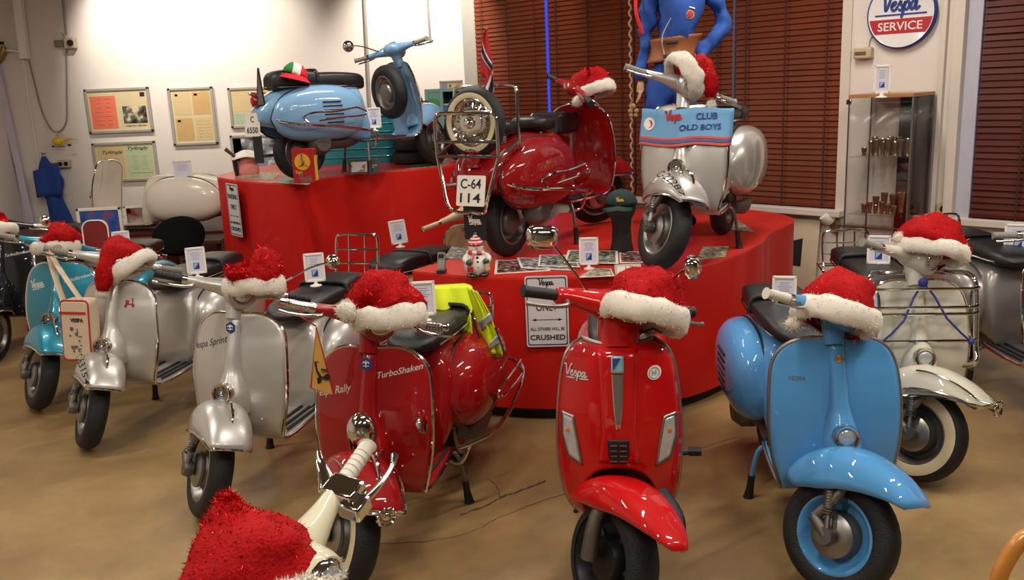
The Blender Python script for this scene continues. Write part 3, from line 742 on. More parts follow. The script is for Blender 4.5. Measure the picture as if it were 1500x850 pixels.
W_ = scooter('bare white scooter body without wheels, on the bench by the wall', (-4.0,8.45), -100, .42, 0, P_shell, wheels=False, headset=False, seat='none', tail=False, legstrips=None, crest=False, name='bare_scooter')
O_ = scooter('cream ivory scooter in the foreground, only its handlebar in view', (-.15,1.50), 103, 0, -45, P_ivory, grips=white_r)
# ---------------------------------------------------------------- the modern one
def modern(label, front, a, steer):
    z0 = 0; rz = math.radians(a-90); h = V(math.sin(math.radians(a)), -math.cos(math.radians(a)), 0)
    loc = V(front[0], front[1], 0)-h*.62; root = empty('motor_scooter', loc, rz, label, 'scooter'); MS = steerM(steer)
    F = crn([(.245,.385,.15),(.28,.405,.175),(.34,.425,.197),(.42,.435,.210),(.52,.435,.216),(.65,.425,.214),(.78,.402,.200),(.85,.388,.182),(.885,.375,.155),(.90,.362,.125)], 5)
    fz = lambda z, k: interp([(r[0], r[k]) for r in F], z)
    def fx(y, z): w = fz(z,2); return fz(z,1)+.05-.085*abs(y/w)**2.2
    rows = []; nc = 28
    for i in range(41):
        t = i/40; row = []
        for j in range(nc+1):
            v = 2*j/nc-1; zb = .245 + (.235*(1-abs(v/.74)**2.6)**.5 if abs(v) < .74 else 0)
            z = zb+(.90-zb)*t; y = v*fz(z,2); row.append(V(fx(y,z), y, z))
        rows.append(row)
    ap = MB().grid(rows).build('front_apron', P_lx, root, solid=.02, off=-1)
    e = [r[0] for r in rows]+rows[-1][1:-1]+[r[-1] for r in rows[::-1]]
    MB().tube([p+V(-.012,0,0) for p in e], .008, 8).build('edge_trim', alu, ap)
    wr_ = lambda yc, zc, lift=.004: (lambda v: (fx(yc+v.x, zc+v.y)+lift+v.z, yc+v.x, zc+v.y))
    def patch(poly, lift, m, nm, par=ap, n=8, th=.004):
        # poly: left and right edges as lists of (y,z) from bottom to top
        L, Rr = poly; rw = []
        for i in range(n*2+1):
            t = i/(n*2); l = interp2(L, t); r = interp2(Rr, t)
            rw.append([V(fx(l[0]+(r[0]-l[0])*k/n, l[1]+(r[1]-l[1])*k/n)+lift, l[0]+(r[0]-l[0])*k/n, l[1]+(r[1]-l[1])*k/n) for k in range(n+1)])
        return MB().grid(rw).build(nm, m, par, solid=th+lift)
    def interp2(P, t):
        q = t*(len(P)-1); i = min(int(q), len(P)-2); f = q-i; return (P[i][0]+(P[i+1][0]-P[i][0])*f, P[i][1]+(P[i+1][1]-P[i][1])*f)
    cp = patch(([(-.075,.50),(-.058,.60),(-.062,.75),(-.070,.89)],[(.075,.50),(.058,.60),(.062,.75),(.070,.89)]), .007, P_lx, 'centre_panel')
    patch(([(-.008,.625),(-.016,.70),(-.020,.80),(-.021,.81)],[(.008,.625),(.016,.70),(.020,.80),(.021,.81)]), .013, chrome, 'chrome_strip', cp)
    bg = patch(([(-.021,.815),(-.021,.872)],[(.021,.815),(.021,.872)]), .013, mat('pale_aqua_badge','8fc7d0',.3,.2,.5), 'maker_badge', cp, 3)
    b = MB(); b.add([(-.016,.022,0),(.012,.022,0),(-.016,-.022,0),(-.016,.022,.001),(.012,.022,.001),(-.016,-.022,.001)],[(0,1,2),(3,5,4),(0,3,4,1),(1,4,5,2),(2,5,3,0)]); b.map(wr_(0,.844,.018)); b.build('badge_emblem', ink_blue, bg, smooth=0)
    hg = patch(([(-.026,.500),(-.036,.53),(-.038,.585)],[(.026,.500),(.036,.53),(.038,.585)]), .012, rubber, 'horn_grille', cp)
    b = MB()
    for k in range(4):
        for s in (-1,1): b.box((fx(0,.55)+.018, s*.016, .512+.019*k), (.006,.024,.004))
    b.build('grille_slots', alu, hg)
    for s, nm in ((-1,'right'),(1,'left')):
        q = s
        o = ([(s*.150,.480),(s*.166,.57),(s*.150+s*.010,.645)],[(s*.180,.500),(s*.200,.58),(s*.196,.65)])
        if s > 0: pass
        fr = patch(([(s*.128,.478),(s*.142,.57),(s*.158,.655)],[(s*.182,.500),(s*.204,.58),(s*.200,.66)]), .006, alu, 'turn_signal')
        ln = patch(([(s*.137,.490),(s*.150,.57),(s*.164,.645)],[(s*.174,.508),(s*.195,.58),(s*.192,.648)]), .011, glass_l, 'lens', fr)
        b = MB(); b.sph((fx(s*.175,.60)+.004, s*.172,.60), (.012,.012,.014), 10); b.build('bulb', amber, fr)
    script(.017, None, w=.14, under=True).map(wr_(-.145,.80,.004)).build('name_badge', badge_m, ap, smooth=0)
    st = disc((0,0), .024, None, t=.001); st.map(wr_(.125,.805,.004)); sk = st.build('round_sticker', plastic_w, ap, smooth=0)
    b = MB(); b.v = []; r1 = MB(); 
    r1.add([(x,y,z) for z in (0,.001) for k in range(24) for x, y in ((.019*math.cos(k*PI/12),.019*math.sin(k*PI/12)),(.0165*math.cos(k*PI/12),.0165*math.sin(k*PI/12)))], [(2*k,2*((k+1)%24),2*((k+1)%24)+1,2*k+1) for k in range(24)]+[(48+2*k,48+2*k+1,48+2*((k+1)%24)+1,48+2*((k+1)%24)) for k in range(24)])
    r1.map(wr_(.125,.805,.0065)); r1.build('sticker_ring', ink_grey, sk, smooth=0)
    text('H', .024, None, 0, .01).map(wr_(.125,.805,.0065)).build('sticker_letter', ink_grey, sk, smooth=0)
    # wheel well, inner shield, floor
    b = MB(); b.sph((.34,0,.38), (.07,.17,.22), 18); b.build('wheel_well', mat('dark_red_plastic','4a0a0c',.5), ap)
    b = MB(); rows = [[V(x,-w,z),V(x-.02,-w*.5,z),V(x-.025,0,z),V(x-.02,w*.5,z),V(x,w,z)] for x, z, w in ((.33,.88,.13),(.35,.80,.18),(.37,.6,.20),(.36,.4,.20),(.31,.28,.20),(.05,.26,.17),(-.08,.26,.16))]
    b.grid(rows); b.build('inner_shield', rubber, root, solid=.02)
    # fender
    c = V(.62,0,.205); R0 = .205; rows = []; nf, nt = 26, 22
    for i in range(nf+1):
        t = i/nf; phi = math.radians(34+112*t)
        hw = interp(crn([(0,.03),(.05,.055),(.15,.085),(.35,.108),(.6,.116),(.85,.11),(1,.10)],4), t)
        Ro = R0+interp(crn([(0,.165),(.1,.14),(.25,.11),(.5,.085),(.8,.075),(1,.07)],4), t); dep = interp(crn([(0,.01),(.06,.03),(.2,.065),(.45,.10),(.7,.10),(1,.06)],4), t)
        rows.append([c+V(math.cos(phi)*(Ro-dep*(1-abs(math.cos(th))**.8)), hw*math.copysign(abs(math.sin(th))**.75, math.sin(th)), math.sin(phi)*(Ro-dep*(1-abs(math.cos(th))**.8))) for th in [-PI/2+PI*j/nt for j in range(nt+1)]])
    fd = MB().grid(rows).xf(MS).build('front_fender', P_lx, root, solid=.006)
    b = MB(); P = [c+V(math.cos(math.radians(q))*rr, .112, math.sin(math.radians(q))*rr) for q, rr in ((35,.235),(60,.255),(85,.27))]
    b.tube([P[0],P[1],P[2]], [.008,.028,.022], 12, 5, flat=.5).xf(MS).build('fender_vent', rubber, fd)
    w = wheel(root, 'front_wheel', c, MS, .205, .055, rim=mat('dark_grey_rim','25262a',.4,.6), hub=mat('dark_grey_rim','25262a'), rimr=.145)
    b = MB()
    for k in range(5):
        q = 2*PI*k/5; d = V(math.cos(q),0,math.sin(q)); b.tube([c+d*.05, c+d*.14], [.02,.013], 8)
    b.xf(MS).build('spokes', mat('dark_grey_rim','25262a'), w)
    b = MB(); b.tube([c+V(-.02,-.085,.0), c+V(-.03,-.09,.14), AXB+V(-.02,-.04,.12)], [.03,.025,.025], 12, 3); b.xf(MS).build('front_fork', steel, root)
    wheel(root, 'rear_wheel', V(-.62,0,.205), Matrix.Identity(4), .205, .055, rim=mat('dark_grey_rim','25262a'), rimr=.145)
    rings = []
    for x, a0, a1, hw in crn([(-.05,.26,.45,.14),(-.09,.26,.62,.16),(-.14,.27,.74,.17),(-.3,.30,.76,.19),(-.55,.34,.76,.21),(-.75,.42,.74,.19),(-.88,.50,.70,.14),(-.93,.56,.66,.08)],3):
        rings.append([V(x, hw*math.copysign(abs(math.cos(t))**.7, math.cos(t)), (a0+a1)/2+(a1-a0)/2*math.copysign(abs(math.sin(t))**.7, math.sin(t))) for t in [2*PI*k/28 for k in range(28)]])
    MB().loft(rings).build('body_shell', P_lx, root)
    rings = [[V(x, hw*math.copysign(abs(math.cos(t))**.6, math.cos(t)), (a0+a1)/2+(a1-a0)/2*math.copysign(abs(math.sin(t))**.6, math.sin(t))) for t in [2*PI*k/24 for k in range(24)]] for x, a0, a1, hw in crn([(-.05,.73,.76,.06),(-.12,.73,.80,.12),(-.35,.74,.81,.14),(-.7,.74,.84,.14),(-.82,.75,.81,.09)],3)]
    MB().loft(rings).build('seat', leather, root)
    b = MB(); b.tube([(-.1,.19,.3),(-.12,.23,.28),(-.12,.28,.28)], .012, 8); b.box((-.12,.30,.285), (.05,.05,.02)); b.build('foot_peg', rubber, root)
    b = MB(); b.tube([(-.1,0,.22),(-.1,.12,.2),(-.12,.18,.05),(-.12,.2,.0)], .010, 8); b.tube([(-.1,0,.22),(-.1,-.12,.2),(-.12,-.18,.05),(-.12,-.2,.0)], .010, 8); b.build('centre_stand', darkm, root)
    # headset
    H = MS @ Matrix.Translation((0,0,0)); b = MB(); b.tube([(.30,0,1.00),(.36,0,.87)], [.075,.075], 20)
    rings = []
    for y, rx, rzz, zz, xx in crn([(-.245,.018,.020,1.015,.265),(-.235,.030,.030,1.015,.268),(-.17,.045,.035,1.015,.275),(-.09,.065,.048,1.01,.29),(0,.09,.07,1.005,.30),(.09,.065,.048,1.01,.29),(.17,.045,.035,1.015,.275),(.235,.030,.030,1.015,.268),(.245,.018,.020,1.015,.265)],3):
        rings.append([V(xx+rx*math.cos(2*PI*k/20), y, zz+rzz*math.sin(2*PI*k/20)) for k in range(20)])
    b.loft(rings); hs = b.xf(H).build('handlebar_cover', P_lx, root)
    for s in (-1,1):
        b = MB(); b.tube([(.262,s*.24,1.015),(.25,s*.35,1.012),(.249,s*.365,1.012)], [.020,.020,.023], 16); b.xf(H).build('grip', rubber, hs)
        b = MB(); b.tube([(.285,s*.215,1.01),(.325,s*.225,1.0),(.332,s*.28,.99),(.318,s*.35,.985),(.31,s*.375,.985)], [.010,.009,.008,.007,.009], 10, 4); b.xf(H).build('lever', alu, hs)
    headlight(None, hs, H, (.380,0,1.022), .056)
    return root, loc, rz, MS
E_ = modern('bright red modern scooter with black horn grille and two turn signals, front centre', (.324,2.72), -8, 36)

for ch in list(W_[0].children):
    if ch.name.startswith('front_fender'): bpy.data.objects.remove(ch)
I_[0].scale = (.94,.94,.94)
# ================================================================ santa hats
def hat(name, label, bc, axis, ra, path, pom=None, rb=None, band=(.026,.040), cloth=None, n_t=1500, n_f=1300, tw=.0012, L=.018, seed=0, dz=-.028):
    """bc: centre of the fur band, axis: from band to crown, path: [(point, radius)] of the crown in world space"""
    random.seed(seed+11); ax = Vector(axis).normalized(); rb = rb or ra; o = Vector(bc)
    u = ax.cross(V(0,0,1)); u = u.normalized() if u.length > .05 else V(1,0,0); w = ax.cross(u).normalized()
    root = empty(name, o, 0, label, 'hat', 'santa hats on the scooters')
    Z = V(0,0,0); path = [(Z-ax*.01, ra)] + [(Vector(p)-o+V(0,0,dz*(1 if i else .4)), r) for i, (p, r) in enumerate(path)]
    q = crn([tuple(p)+(r,) for p, r in path], 6); rings = []; nn = 30; prev = ax
    for i, a in enumerate(q):
        p = V(*a[:3]); t = (V(*q[min(i+1,len(q)-1)][:3])-V(*q[max(i-1,0)][:3])).normalized()
        k = min(1, i/8); t = (ax*(1-k)+t*k).normalized()
        uu = (u-t*u.dot(t)).normalized(); ww = t.cross(uu); f = rb/ra if i < 8 else 1
        ring = []
        for j in range(nn):
            an = 2*PI*j/nn; r = max(.004, a[3]); d = uu*math.cos(an)*r+ww*math.sin(an)*r*(1+(f-1)*(1-k))
            d *= 1+ (noise.noise((p+d)*11+V(seed,0,0))*.34 + noise.noise((p+d)*26+V(seed,3,0))*.12)*min(1,i/5)
            ring.append(p+d)
        rings.append(ring)
    cb = MB().loft(rings); cb.sgn = 1
    cl = cb.build('red_cloth', cloth or santa, root, smooth=80)
    ctr = sum((V(*a[:3]) for a in q), V(0,0,0))/len(q)
    if n_t:
        t = MB(); t.sgn = -1; t.fuzz(cb, n_t, L, tw, .8); t.sgn = 1; t.fuzz(cb, n_t, L, tw, .8)
        tag(t.build('tinsel', tinsel, cl, smooth=0), kind='stuff')
    b = MB(); ring = []; N = 40; rows = []
    for j in range(N):
        an = 2*PI*j/N; d = u*math.cos(an)*ra+w*math.sin(an)*rb; rad = d.normalized(); row = []
        for k in range(12):
            th = 2*PI*k/12; sc = 1+noise.noise((o+d)*20+V(k*.2,0,seed))*.35
            row.append(d + rad*math.cos(th)*band[0]*sc + ax*math.sin(th)*band[1]*sc)
        rows.append(row)
    b.grid(rows, cu=True, cv=True); fb = b.build('fur_band', fur, root, smooth=80)
    t = MB(); t.sgn = 1; t.fuzz(b, n_f//2, .012, tw*1.3, .7); t.sgn = -1; t.fuzz(b, n_f//2, .012, tw*1.3, .7)
    tag(t.build('band_fluff', fur, fb, smooth=0), kind='stuff')
    if pom:
        p, r = pom; b = MB(); b.sph(Vector(p)-o, r, 16); b.v = [v+(v-(Vector(p)-o))*noise.noise(v*30)*.3 for v in b.v]
        pb = b.build('pompom', fur, root, smooth=80); t = MB(); t.sgn = 1; t.fuzz(b, 350, .014, .0016, .7); t.sgn = -1; t.fuzz(b, 350, .014, .0016, .7)
        tag(t.build('pompom_fluff', fur, pb, smooth=0), kind='stuff')
    return root
def head(sc): return world_of(sc, (.31,0,.95))
def P(x, y, Y): return aty(x, y, Y)
hA, hB, hC, hD, hE, hF, hG, hJ, hK = [head(s).y for s in (A_,B_,C_,D_,E_,F_,G_,J_,K_)]
SH = 'santa_hat'
y = hA; hat(SH, 'red santa hat on the teal scooter handlebar, left of the one with the bag', P(82,362,y), (-.05,.15,1), .118, [(P(82,348,y),.125),(P(80,336,y),.115),(P(76,331,y),.06),(P(72,330,y),.01)], rb=.11, seed=1, n_t=1100)
y = hB; hat(SH, 'red santa hat flopping down over its left side above the cream shoulder bag', P(193,392,y), (-.55,.1,.8), .118, [(P(182,378,y),.12),(P(172,371,y-.02),.10),(P(158,385,y-.08),.065),(P(152,405,y-.12),.045),(P(150,418,y-.13),.03)], pom=(P(150,430,y-.13),.028), rb=.12, seed=2)
y = hC; hat(SH, 'upright fuzzy red santa hat on the silver scooter behind the round mirror', P(372,420,y), (0,.25,1), .118, [(P(371,405,y),.125),(P(372,390,y),.125),(P(372,379,y),.10),(P(368,377,y),.03)], rb=.11, seed=3, n_t=2600, L=.024, band=(.024,.042))
y = hD; hat(SH, 'red santa hat with a white pompom at its left, on the deep red scooter', P(568,463,y-.02), (-.05,.2,1), .125, [(P(566,445,y),.125),(P(560,430,y),.115),(P(545,420,y-.02),.085),(P(527,425,y-.05),.05),(P(515,440,y-.08),.03)], pom=(P(508,456,y-.12),.036), rb=.11, seed=4, n_t=2200, band=(.024,.045))
y = hE; hat(SH, 'red glittering santa hat on the bright red modern scooter in front', P(942,461,y-.07), (.28,.35,.85), .135, [(P(947,443,y-.04),.134),(P(952,428,y),.12),(P(950,418,y),.10),(P(935,412,y+.02),.05),(P(915,410,y+.02),.02)], rb=.12, seed=5, n_t=2600, band=(.026,.046))
y = hF; hat(SH, 'red santa hat on the sky blue scooter handlebar', P(1222,464,y-.06), (.30,.30,.75), .138, [(P(1226,448,y-.03),.137),(P(1228,440,y),.115),(P(1232,434,y),.08),(P(1248,445,y),.045),(P(1256,462,y-.02),.02)], rb=.115, seed=6, n_t=1600, band=(.024,.044), pom=(P(1163,474,y-.06),.026))
y = hG; hat(SH, 'red santa hat perched on the ivory scooter with the front rack', P(1362,368,y-.05), (.30,.30,.9), .145, [(P(1364,354,y-.03),.142),(P(1364,344,y),.115),(P(1358,338,y),.07),(P(1350,334,y),.02)], pom=(P(1318,350,y-.03),.026), rb=.11, seed=7, n_t=1500)
y = hJ; hat(SH, 'small red santa hat on the red scooter seen from behind on the platform', P(874,132,y-.05), (-.25,.2,.9), .105, [(P(868,122,y),.115),(P(860,118,y),.11),(P(868,110,y),.07),(P(885,106,y),.02)], pom=(P(845,148,y-.12),.030), rb=.10, seed=8, n_t=1000)
y = hK; hat(SH, 'red santa hat whose tip droops at right, above the blue banner', P(1003,112,y-.02), (.85,.15,.4), .125, [(P(1016,106,y),.115),(P(1026,105,y-.02),.085),(P(1036,115,y-.06),.055),(P(1040,130,y-.08),.042),(P(1041,142,y-.08),.03)], pom=(P(1042,154,y-.08),.026), rb=.115, dz=0, seed=9, n_t=1500, band=(.026,.050))
y = 1.5
hat(SH, 'large red tinsel santa hat on the cream scooter, nearest to the camera', P(385,880,1.40), (-.25,.3,.9), .115,
    [(P(368,835,1.42),.122),(P(352,795,1.44),.092),(P(338,760,1.46),.055),(P(332,735,1.47),.024),(P(331,724,1.47),.008)], rb=.115, seed=10, n_t=1500, n_f=14000, L=.011, band=(.028,.034), tw=.0011, dz=0)
x = hat(SH, 'red and white santa hat cut off by the left edge of the picture', P(-6,336,5.9), (0,.2,1), .11, [(P(-2,328,5.9),.11),(P(2,322,5.9),.08),(P(4,318,5.9),.02)], rb=.1, seed=12, n_t=400)
# tricolour hat on the pale blue scooter's seat
o = P(432,110,6.3); r = empty('bucket_hat', o, math.radians(20), 'white, red and green cloth hat lying on the pale blue scooter seat', 'hat'); r.scale = (.74,.74,.8)
cloths = [mat('green_cloth','1f7a3a',.85), mat('white_cloth','dcd8d0',.85), mat('red_cloth','c8191f',.85)]
for k, (x0, x1) in enumerate(((-1,-.36),(-.36,.30),(.30,1))):
    rows = []
    for i in range(13):
        x = x0+(x1-x0)*i/12; h_ = max(.0,1-abs(x)**2.4)**.5; rows.append([V(x*.115, -.09*math.cos(t)*h_, .10*math.sin(t)*h_+.012*noise.noise(V(x*3,t*2,k))) for t in [PI*j/12 for j in range(13)]])
    b = MB().grid(rows); b.xf(Matrix.Rotation(math.radians(22),4,'Y')); b.build(('green','white','red')[k]+'_panel', cloths[k], r, solid=.004)
b = MB(); b.lathe([(.10,-.01),(.150,-.045),(.152,-.042),(.102,0)], (0,0,0), (.25,0,1), 32); b.build('brim', cloths[2], r)
# ================================================================ little framed cards
def card(px, py, z, label, w=.105, h=.15, yaw=None, lean=0, ghost=False, Y=None, logo=True, base=True):
    p = aty(px, py, Y) if Y else atz(px, py, z)
    r = empty('sign_card', p, 0, label, 'sign', 'white framed cards standing by the scooters')
    yw = math.atan2(-p.x, p.y)+(yaw or 0); Rm = Matrix.Rotation(yw, 4, 'Z') @ Matrix.Rotation(math.radians(-4), 4, 'X') @ Matrix.Rotation(math.radians(lean), 4, 'Y')
    F = Rm @ frame((0,0,h/2+.022), (1,0,0), (0,0,1))
    b = MB(); t = .012
    for c, d in (((0,h/2-t/2,0),(w,t,.012)),((0,-h/2+t/2,0),(w,t,.012)),((w/2-t/2,0,0),(t,h,.012)),((-w/2+t/2,0,0),(t,h,.012))): b.box(c, d, F)
    b.build('card_frame', plastic_w, r, bevel=.002, smooth=0)
    pb = MB(); pb.box((0,0,0), (w-.018,h-.018,.003), F); pp = pb.build('card_paper', paper_w, r, smooth=0)
    b = MB()
    for k in range(5):
        ww = (w-.045)*(.7 if k == 0 else random.uniform(.5,1)); b.box((0,h*.30-k*h*.062,.0020), (ww,.0022,.0006), F)
    b.build('card_lettering', ink_grey, pp, smooth=0)
    if logo:
        b = MB(); q = w*.15; b.box((0,-h*.20,.0020), (q*2,q*2.3,.0008), F); lg = b.build('card_logo', ink_blue, pp, smooth=0)
        b = MB(); b.add([(-q*.8,-h*.2-q,.003),(q*.8,-h*.2+q,.003),(-q*.8,-h*.2+q,.003)],[(0,1,2)], F); b.build('logo_flash', mat('pale_blue_ink','8fb2dc',.6), lg, smooth=0)
    if base:
        b = MB(); b.lathe([(.001,0),(.030,0),(.030,.004),(.012,.010),(.007,.022),(.006,.030),(.001,.03)], (0,0,0), (0,0,1), 20); b.build('card_stand', plastic_w, r)
    return r
card(290,407,.815,'white framed card standing on the silver scooter seat, right of the hat with the bag')
card(463,419,.815,'white framed card just left of the chrome rear rack, beside the round mirror')
card(622,470,.815,'white framed card in front of the yellow safety vest')
card(587,362,.82,'tilted white framed card standing on the long black seat of the beige scooter', lean=-6)
card(181,378,.80,'white framed card half hidden behind the second santa hat', Y=5.6)
card(549,192,1.25,'white framed card beside the spare wheel of the pale blue scooter', Y=6.75)
card(863,394,PN,'white framed card standing among photographs on the red platform')
card(1148,460,.80,'white framed card behind the cream grip of the sky blue scooter', Y=3.85)
card(1286,393,.80,'white framed card behind the ivory scooter handlebar, below the glass cabinet', Y=4.55, w=.115)
card(1489,378,.80,'white framed card at the right edge behind the pewter scooter seat', Y=4.9, w=.14,h=.17)
card(1291,143,1.64,'small white framed card on top of the glass cabinet', Y=atz(1291,143,1.64).y if atz(1291,143,1.64).y > 0 else 6.0, w=.085, h=.15)
card(270,270,1.1,'blank white framed card on the white scooter body by the wall', Y=8.1, w=.16, h=.19, logo=False)
p = atz(920,407,PN); r = empty('sign_card', p, 0, 'low pale framed card lying flat-wise near the big santa hat on the platform', 'sign')
b = MB(); F = frame((0,0,.035), (1,0,.0), (0,.25,1)); b.box((0,0,0), (.135,.07,.012), F); f_ = b.build('card_frame', mat('pale_mint_plastic','b9c2b4',.5), r, bevel=.002)
b = MB(); b.box((0,0,.0068), (.112,.05,.001), F); pp = b.build('card_paper', plastic_w, f_, smooth=0)
text('CLUB', .026, F @ Matrix.Translation((0,-.004,.0082)), .2, .01).build('card_lettering', ink, pp, smooth=0)
# ================================================================ things on the lower platform
def flat(px, z, name, label, cat, m, th=.002, border=None, group=None):
    """a print lying flat: four corners on the plane z"""
    c = [atz(x, y, z) for x, y in px]; o = sum(c, V(0,0,0))/4; o.z = z; r = empty(name, o, 0, label, cat, group)
    q = [p-o for p in c]; b = MB(); b.loft([[V(p.x,p.y,.0005) for p in q],[V(p.x,p.y,th) for p in q]]); s_ = b.build('white_border' if border else 'sheet', border or m, r, smooth=0)
    if border:
        b = MB(); b.loft([[V(p.x*.9,p.y*.88,th) for p in q],[V(p.x*.9,p.y*.88,th+.0012) for p in q]]); b.build('picture', m, s_, smooth=0)
    return r
def photo_mat(name, c1, c2, c3, sc=30):
    if name in MATS: return MATS[name]
    m = bpy.data.materials.new(name); m.use_nodes = True; n = m.node_tree.nodes; l = m.node_tree.links; b = n['Principled BSDF']; b.inputs['Roughness'].default_value = .4
    tc = n.new('ShaderNodeTexCoord'); v = n.new('ShaderNodeTexNoise'); v.inputs['Scale'].default_value = sc; v.inputs['Detail'].default_value = 3; l.new(tc.outputs['Object'], v.inputs['Vector'])
    r = n.new('ShaderNodeValToRGB'); r.color_ramp.interpolation = 'EASE'; e = r.color_ramp.elements; e[0].position = .38; e[0].color = (*lin(c1),1); e[1].position = .62; e[1].color = (*lin(c3),1)
    x = e.new(.5); x.color = (*lin(c2),1); l.new(v.outputs['Fac'], r.inputs['Fac']); l.new(r.outputs['Color'], b.inputs['Base Color']); MATS[name] = m; return m
ph1 = photo_mat('photo_grey_green','33352f','6f7468','b9bab2'); ph2 = photo_mat('photo_street','3a3a44','7d7a80','c7c2bc'); ph3 = photo_mat('photo_dark_red','2c1c1c','6e3a38','a09a94')
ph4 = photo_mat('photo_beige','6a6252','9c937c','cfc7b2')
G = 'photographs lying on the red platform'
flat([(724,402),(806,397),(800,380),(726,382)], PN, 'photo_print', 'photo print beside the snowman, leftmost of the row on the platform', 'photo', ph3, border=plastic_w, group=G)
flat([(763,393),(842,397),(826,379),(757,378)], PN+.003, 'photo_print', 'grey photo print overlapping the one beside the snowman', 'photo', ph2, border=plastic_w, group=G)
flat([(788,390),(850,392),(840,374),(790,374)], PN+.007, 'photo_print', 'photo print behind the mirror stem, left of the standing card', 'photo', ph1, border=plastic_w, group=G)
flat([(826,385),(906,387),(905,368),(832,367)], PN+.010, 'photo_print', 'photo print directly behind the standing white card', 'photo', ph1, border=plastic_w, group=G)
flat([(908,386),(952,385),(945,369),(907,369)], PN+.002, 'photo_print', 'dull photo print between the mannequin neck and the front wheel', 'photo', ph3, border=plastic_w, group=G)
flat([(848,407),(900,405),(895,394),(870,394)], PN+.002, 'photo_print', 'photo print at the platform edge left of the low framed card', 'photo', ph4, border=plastic_w, group=G)
flat([(944,410),(992,412),(996,402),(945,396)], PN+.002, 'photo_print', 'photo print at the platform edge behind the big santa hat', 'photo', ph1, border=plastic_w, group=G)
flat([(1020,381),(1062,377),(1068,361),(1030,362)], PN+.002, 'magazine', 'crumpled printed sheet right of the silver scooter front wheel', 'paper', ph4)
flat([(650,378),(700,384),(722,369),(662,361)], PN+.002, 'magazine', 'grey printed sheet behind the snowman and the handset', 'paper', ph1)
flat([(612,372),(652,378),(672,366),(640,360)], PN+.002, 'magazine', 'printed sheet at the left end of the lower platform', 'paper', ph2) if 0 else None
flat([(1045,335),(1105,340),(1080,322),(1050,324)], PN+.002, 'magazine', 'printed sheets at the far right end of the lower platform', 'paper', ph4)
# snowman
p = atz(699,404,PN); r = empty('snowman_figurine', p, math.atan2(-p.x,p.y)+.1, 'white ceramic snowman with striped red cap and scarf on the platform edge', 'figurine')
cer = mat('white_ceramic','dcd6ca',.3,0,.6); redc = mat('red_ceramic','b8282c',.3,0,.6); grnc = mat('dark_green_ceramic','1d5546',.35,0,.5); blkc = mat('black_ceramic','1b1b1e',.3,0,.5)
b = MB(); b.lathe([(.001,.005),(.045,.008),(.066,.035),(.070,.065),(.062,.095),(.046,.120),(.034,.132),(.038,.142),(.043,.160),(.038,.180),(.022,.193),(.001,.197)], (0,0,0), (0,0,1), 28); bd = b.build('body', cer, r)
b = MB(); 
for s in (-1,1): b.sph((s*.032,-.035,.013), (.030,.034,.014), 12)
for s in (-1,1): b.sph((s*.013,-.041,.168), (.0035,.0035,.0035), 6)
for k in range(3): b.lathe([(.001,.003),(.007,.002),(.008,-.004),(.001,-.004)], (0,-.066+.006*k-(0.002*k),.062+.024*k), (0,-1,.1+.1*k), 12)
b.build('boots_and_buttons', blkc, bd)
b = MB(); b.lathe([(.001,-.01),(.006,0),(.001,.016)], (0,-.046,.160), (0,-1,0), 8); b.build('nose', mat('orange_ceramic','d06a20',.4), bd)
for k in range(6):
    b = MB(); z0 = .176+.008*k; rr = [.042,.039,.034,.028,.021,.012,.004]; b.lathe([(rr[k],z0),(rr[k]+.001,z0+.002),(rr[k+1]+.001,z0+.0075),(rr[k+1],z0+.008)], (0,0,0), (0,0,1), 24); b.build('cap_stripe', redc if k%2 == 0 else cer, bd)
b = MB(); b.lathe([(.046,-.007),(.050,0),(.046,.007),(.040,0)], (0,0,.177), (0,0,1), 24, closed=True); b.build('cap_rim', redc, bd)
b = MB(); b.sph((0,0,.228), .009, 10); b.build('cap_bobble', grnc, bd)
for k in range(12):
    a0 = 2*PI*k/12; b = MB(); b.tube([V(.043*math.cos(a0+q),.043*math.sin(a0+q),.130+.003*math.sin(2*a0)) for q in (0,PI/12,PI/6)], .012, 8); b.build('scarf_segment', redc if k%2 else cer, bd)
b = MB(); b.tube([(-.02,-.045,.128),(-.03,-.058,.105),(-.034,-.064,.085)], [.011,.011,.013], 8, 2, flat=.5); b.build('scarf_end', redc, bd)
for s in (-1,1):
    b = MB(); b.tube([(s*.040,-.01,.118),(s*.062,-.03,.100),(s*.050,-.055,.085)], [.016,.018,.014], 10, 3); ar = b.build('arm', cer, bd)
    b = MB(); b.sph((s*.045,-.060,.086), (.018,.014,.018), 12); b.build('mitten', grnc, ar)
b = MB(); b.box((-.042,-.068,.052), (.032,.014,.030)); b.build('held_parcel', redc, bd, bevel=.003)
b = MB(); b.tube([(.046,-.068,.075),(.050,-.066,.045)], [.010,.016], 8); b.build('held_bell', mat('beige_ceramic','b7aa83',.4), bd)
# handset
p = atz(647,400,PN); r = empty('telephone_handset', p, -.15, 'small grey handset standing upright on the left end of the lower platform', 'phone')
F = Matrix.Rotation(math.radians(-14),4,'X'); b = MB(); R_ = rrect(.042,.11,.008); b.loft([[V(x,z_,y+.06) for x, y in R_] for z_ in (-.012,.012)]); b.xf(F); hb = b.build('handset_body', mat('grey_green_plastic','7b7d70',.45), r)
b = MB()
for j in range(4):
    for i in range(3): b.box((-.011+.011*i,-.0135,.03+.011*j), (.008,.003,.007))
b.xf(F); b.build('keypad', mat('pale_key_plastic','b4b3a6',.5), hb, bevel=.001); b = MB(); b.box((0,-.013,.092), (.03,.002,.022)); b.xf(F); b.build('display', darkm, hb)
b = MB(); b.box((0,.0,.010), (.05,.05,.02)); b.build('charging_base', blkc, r, bevel=.004)
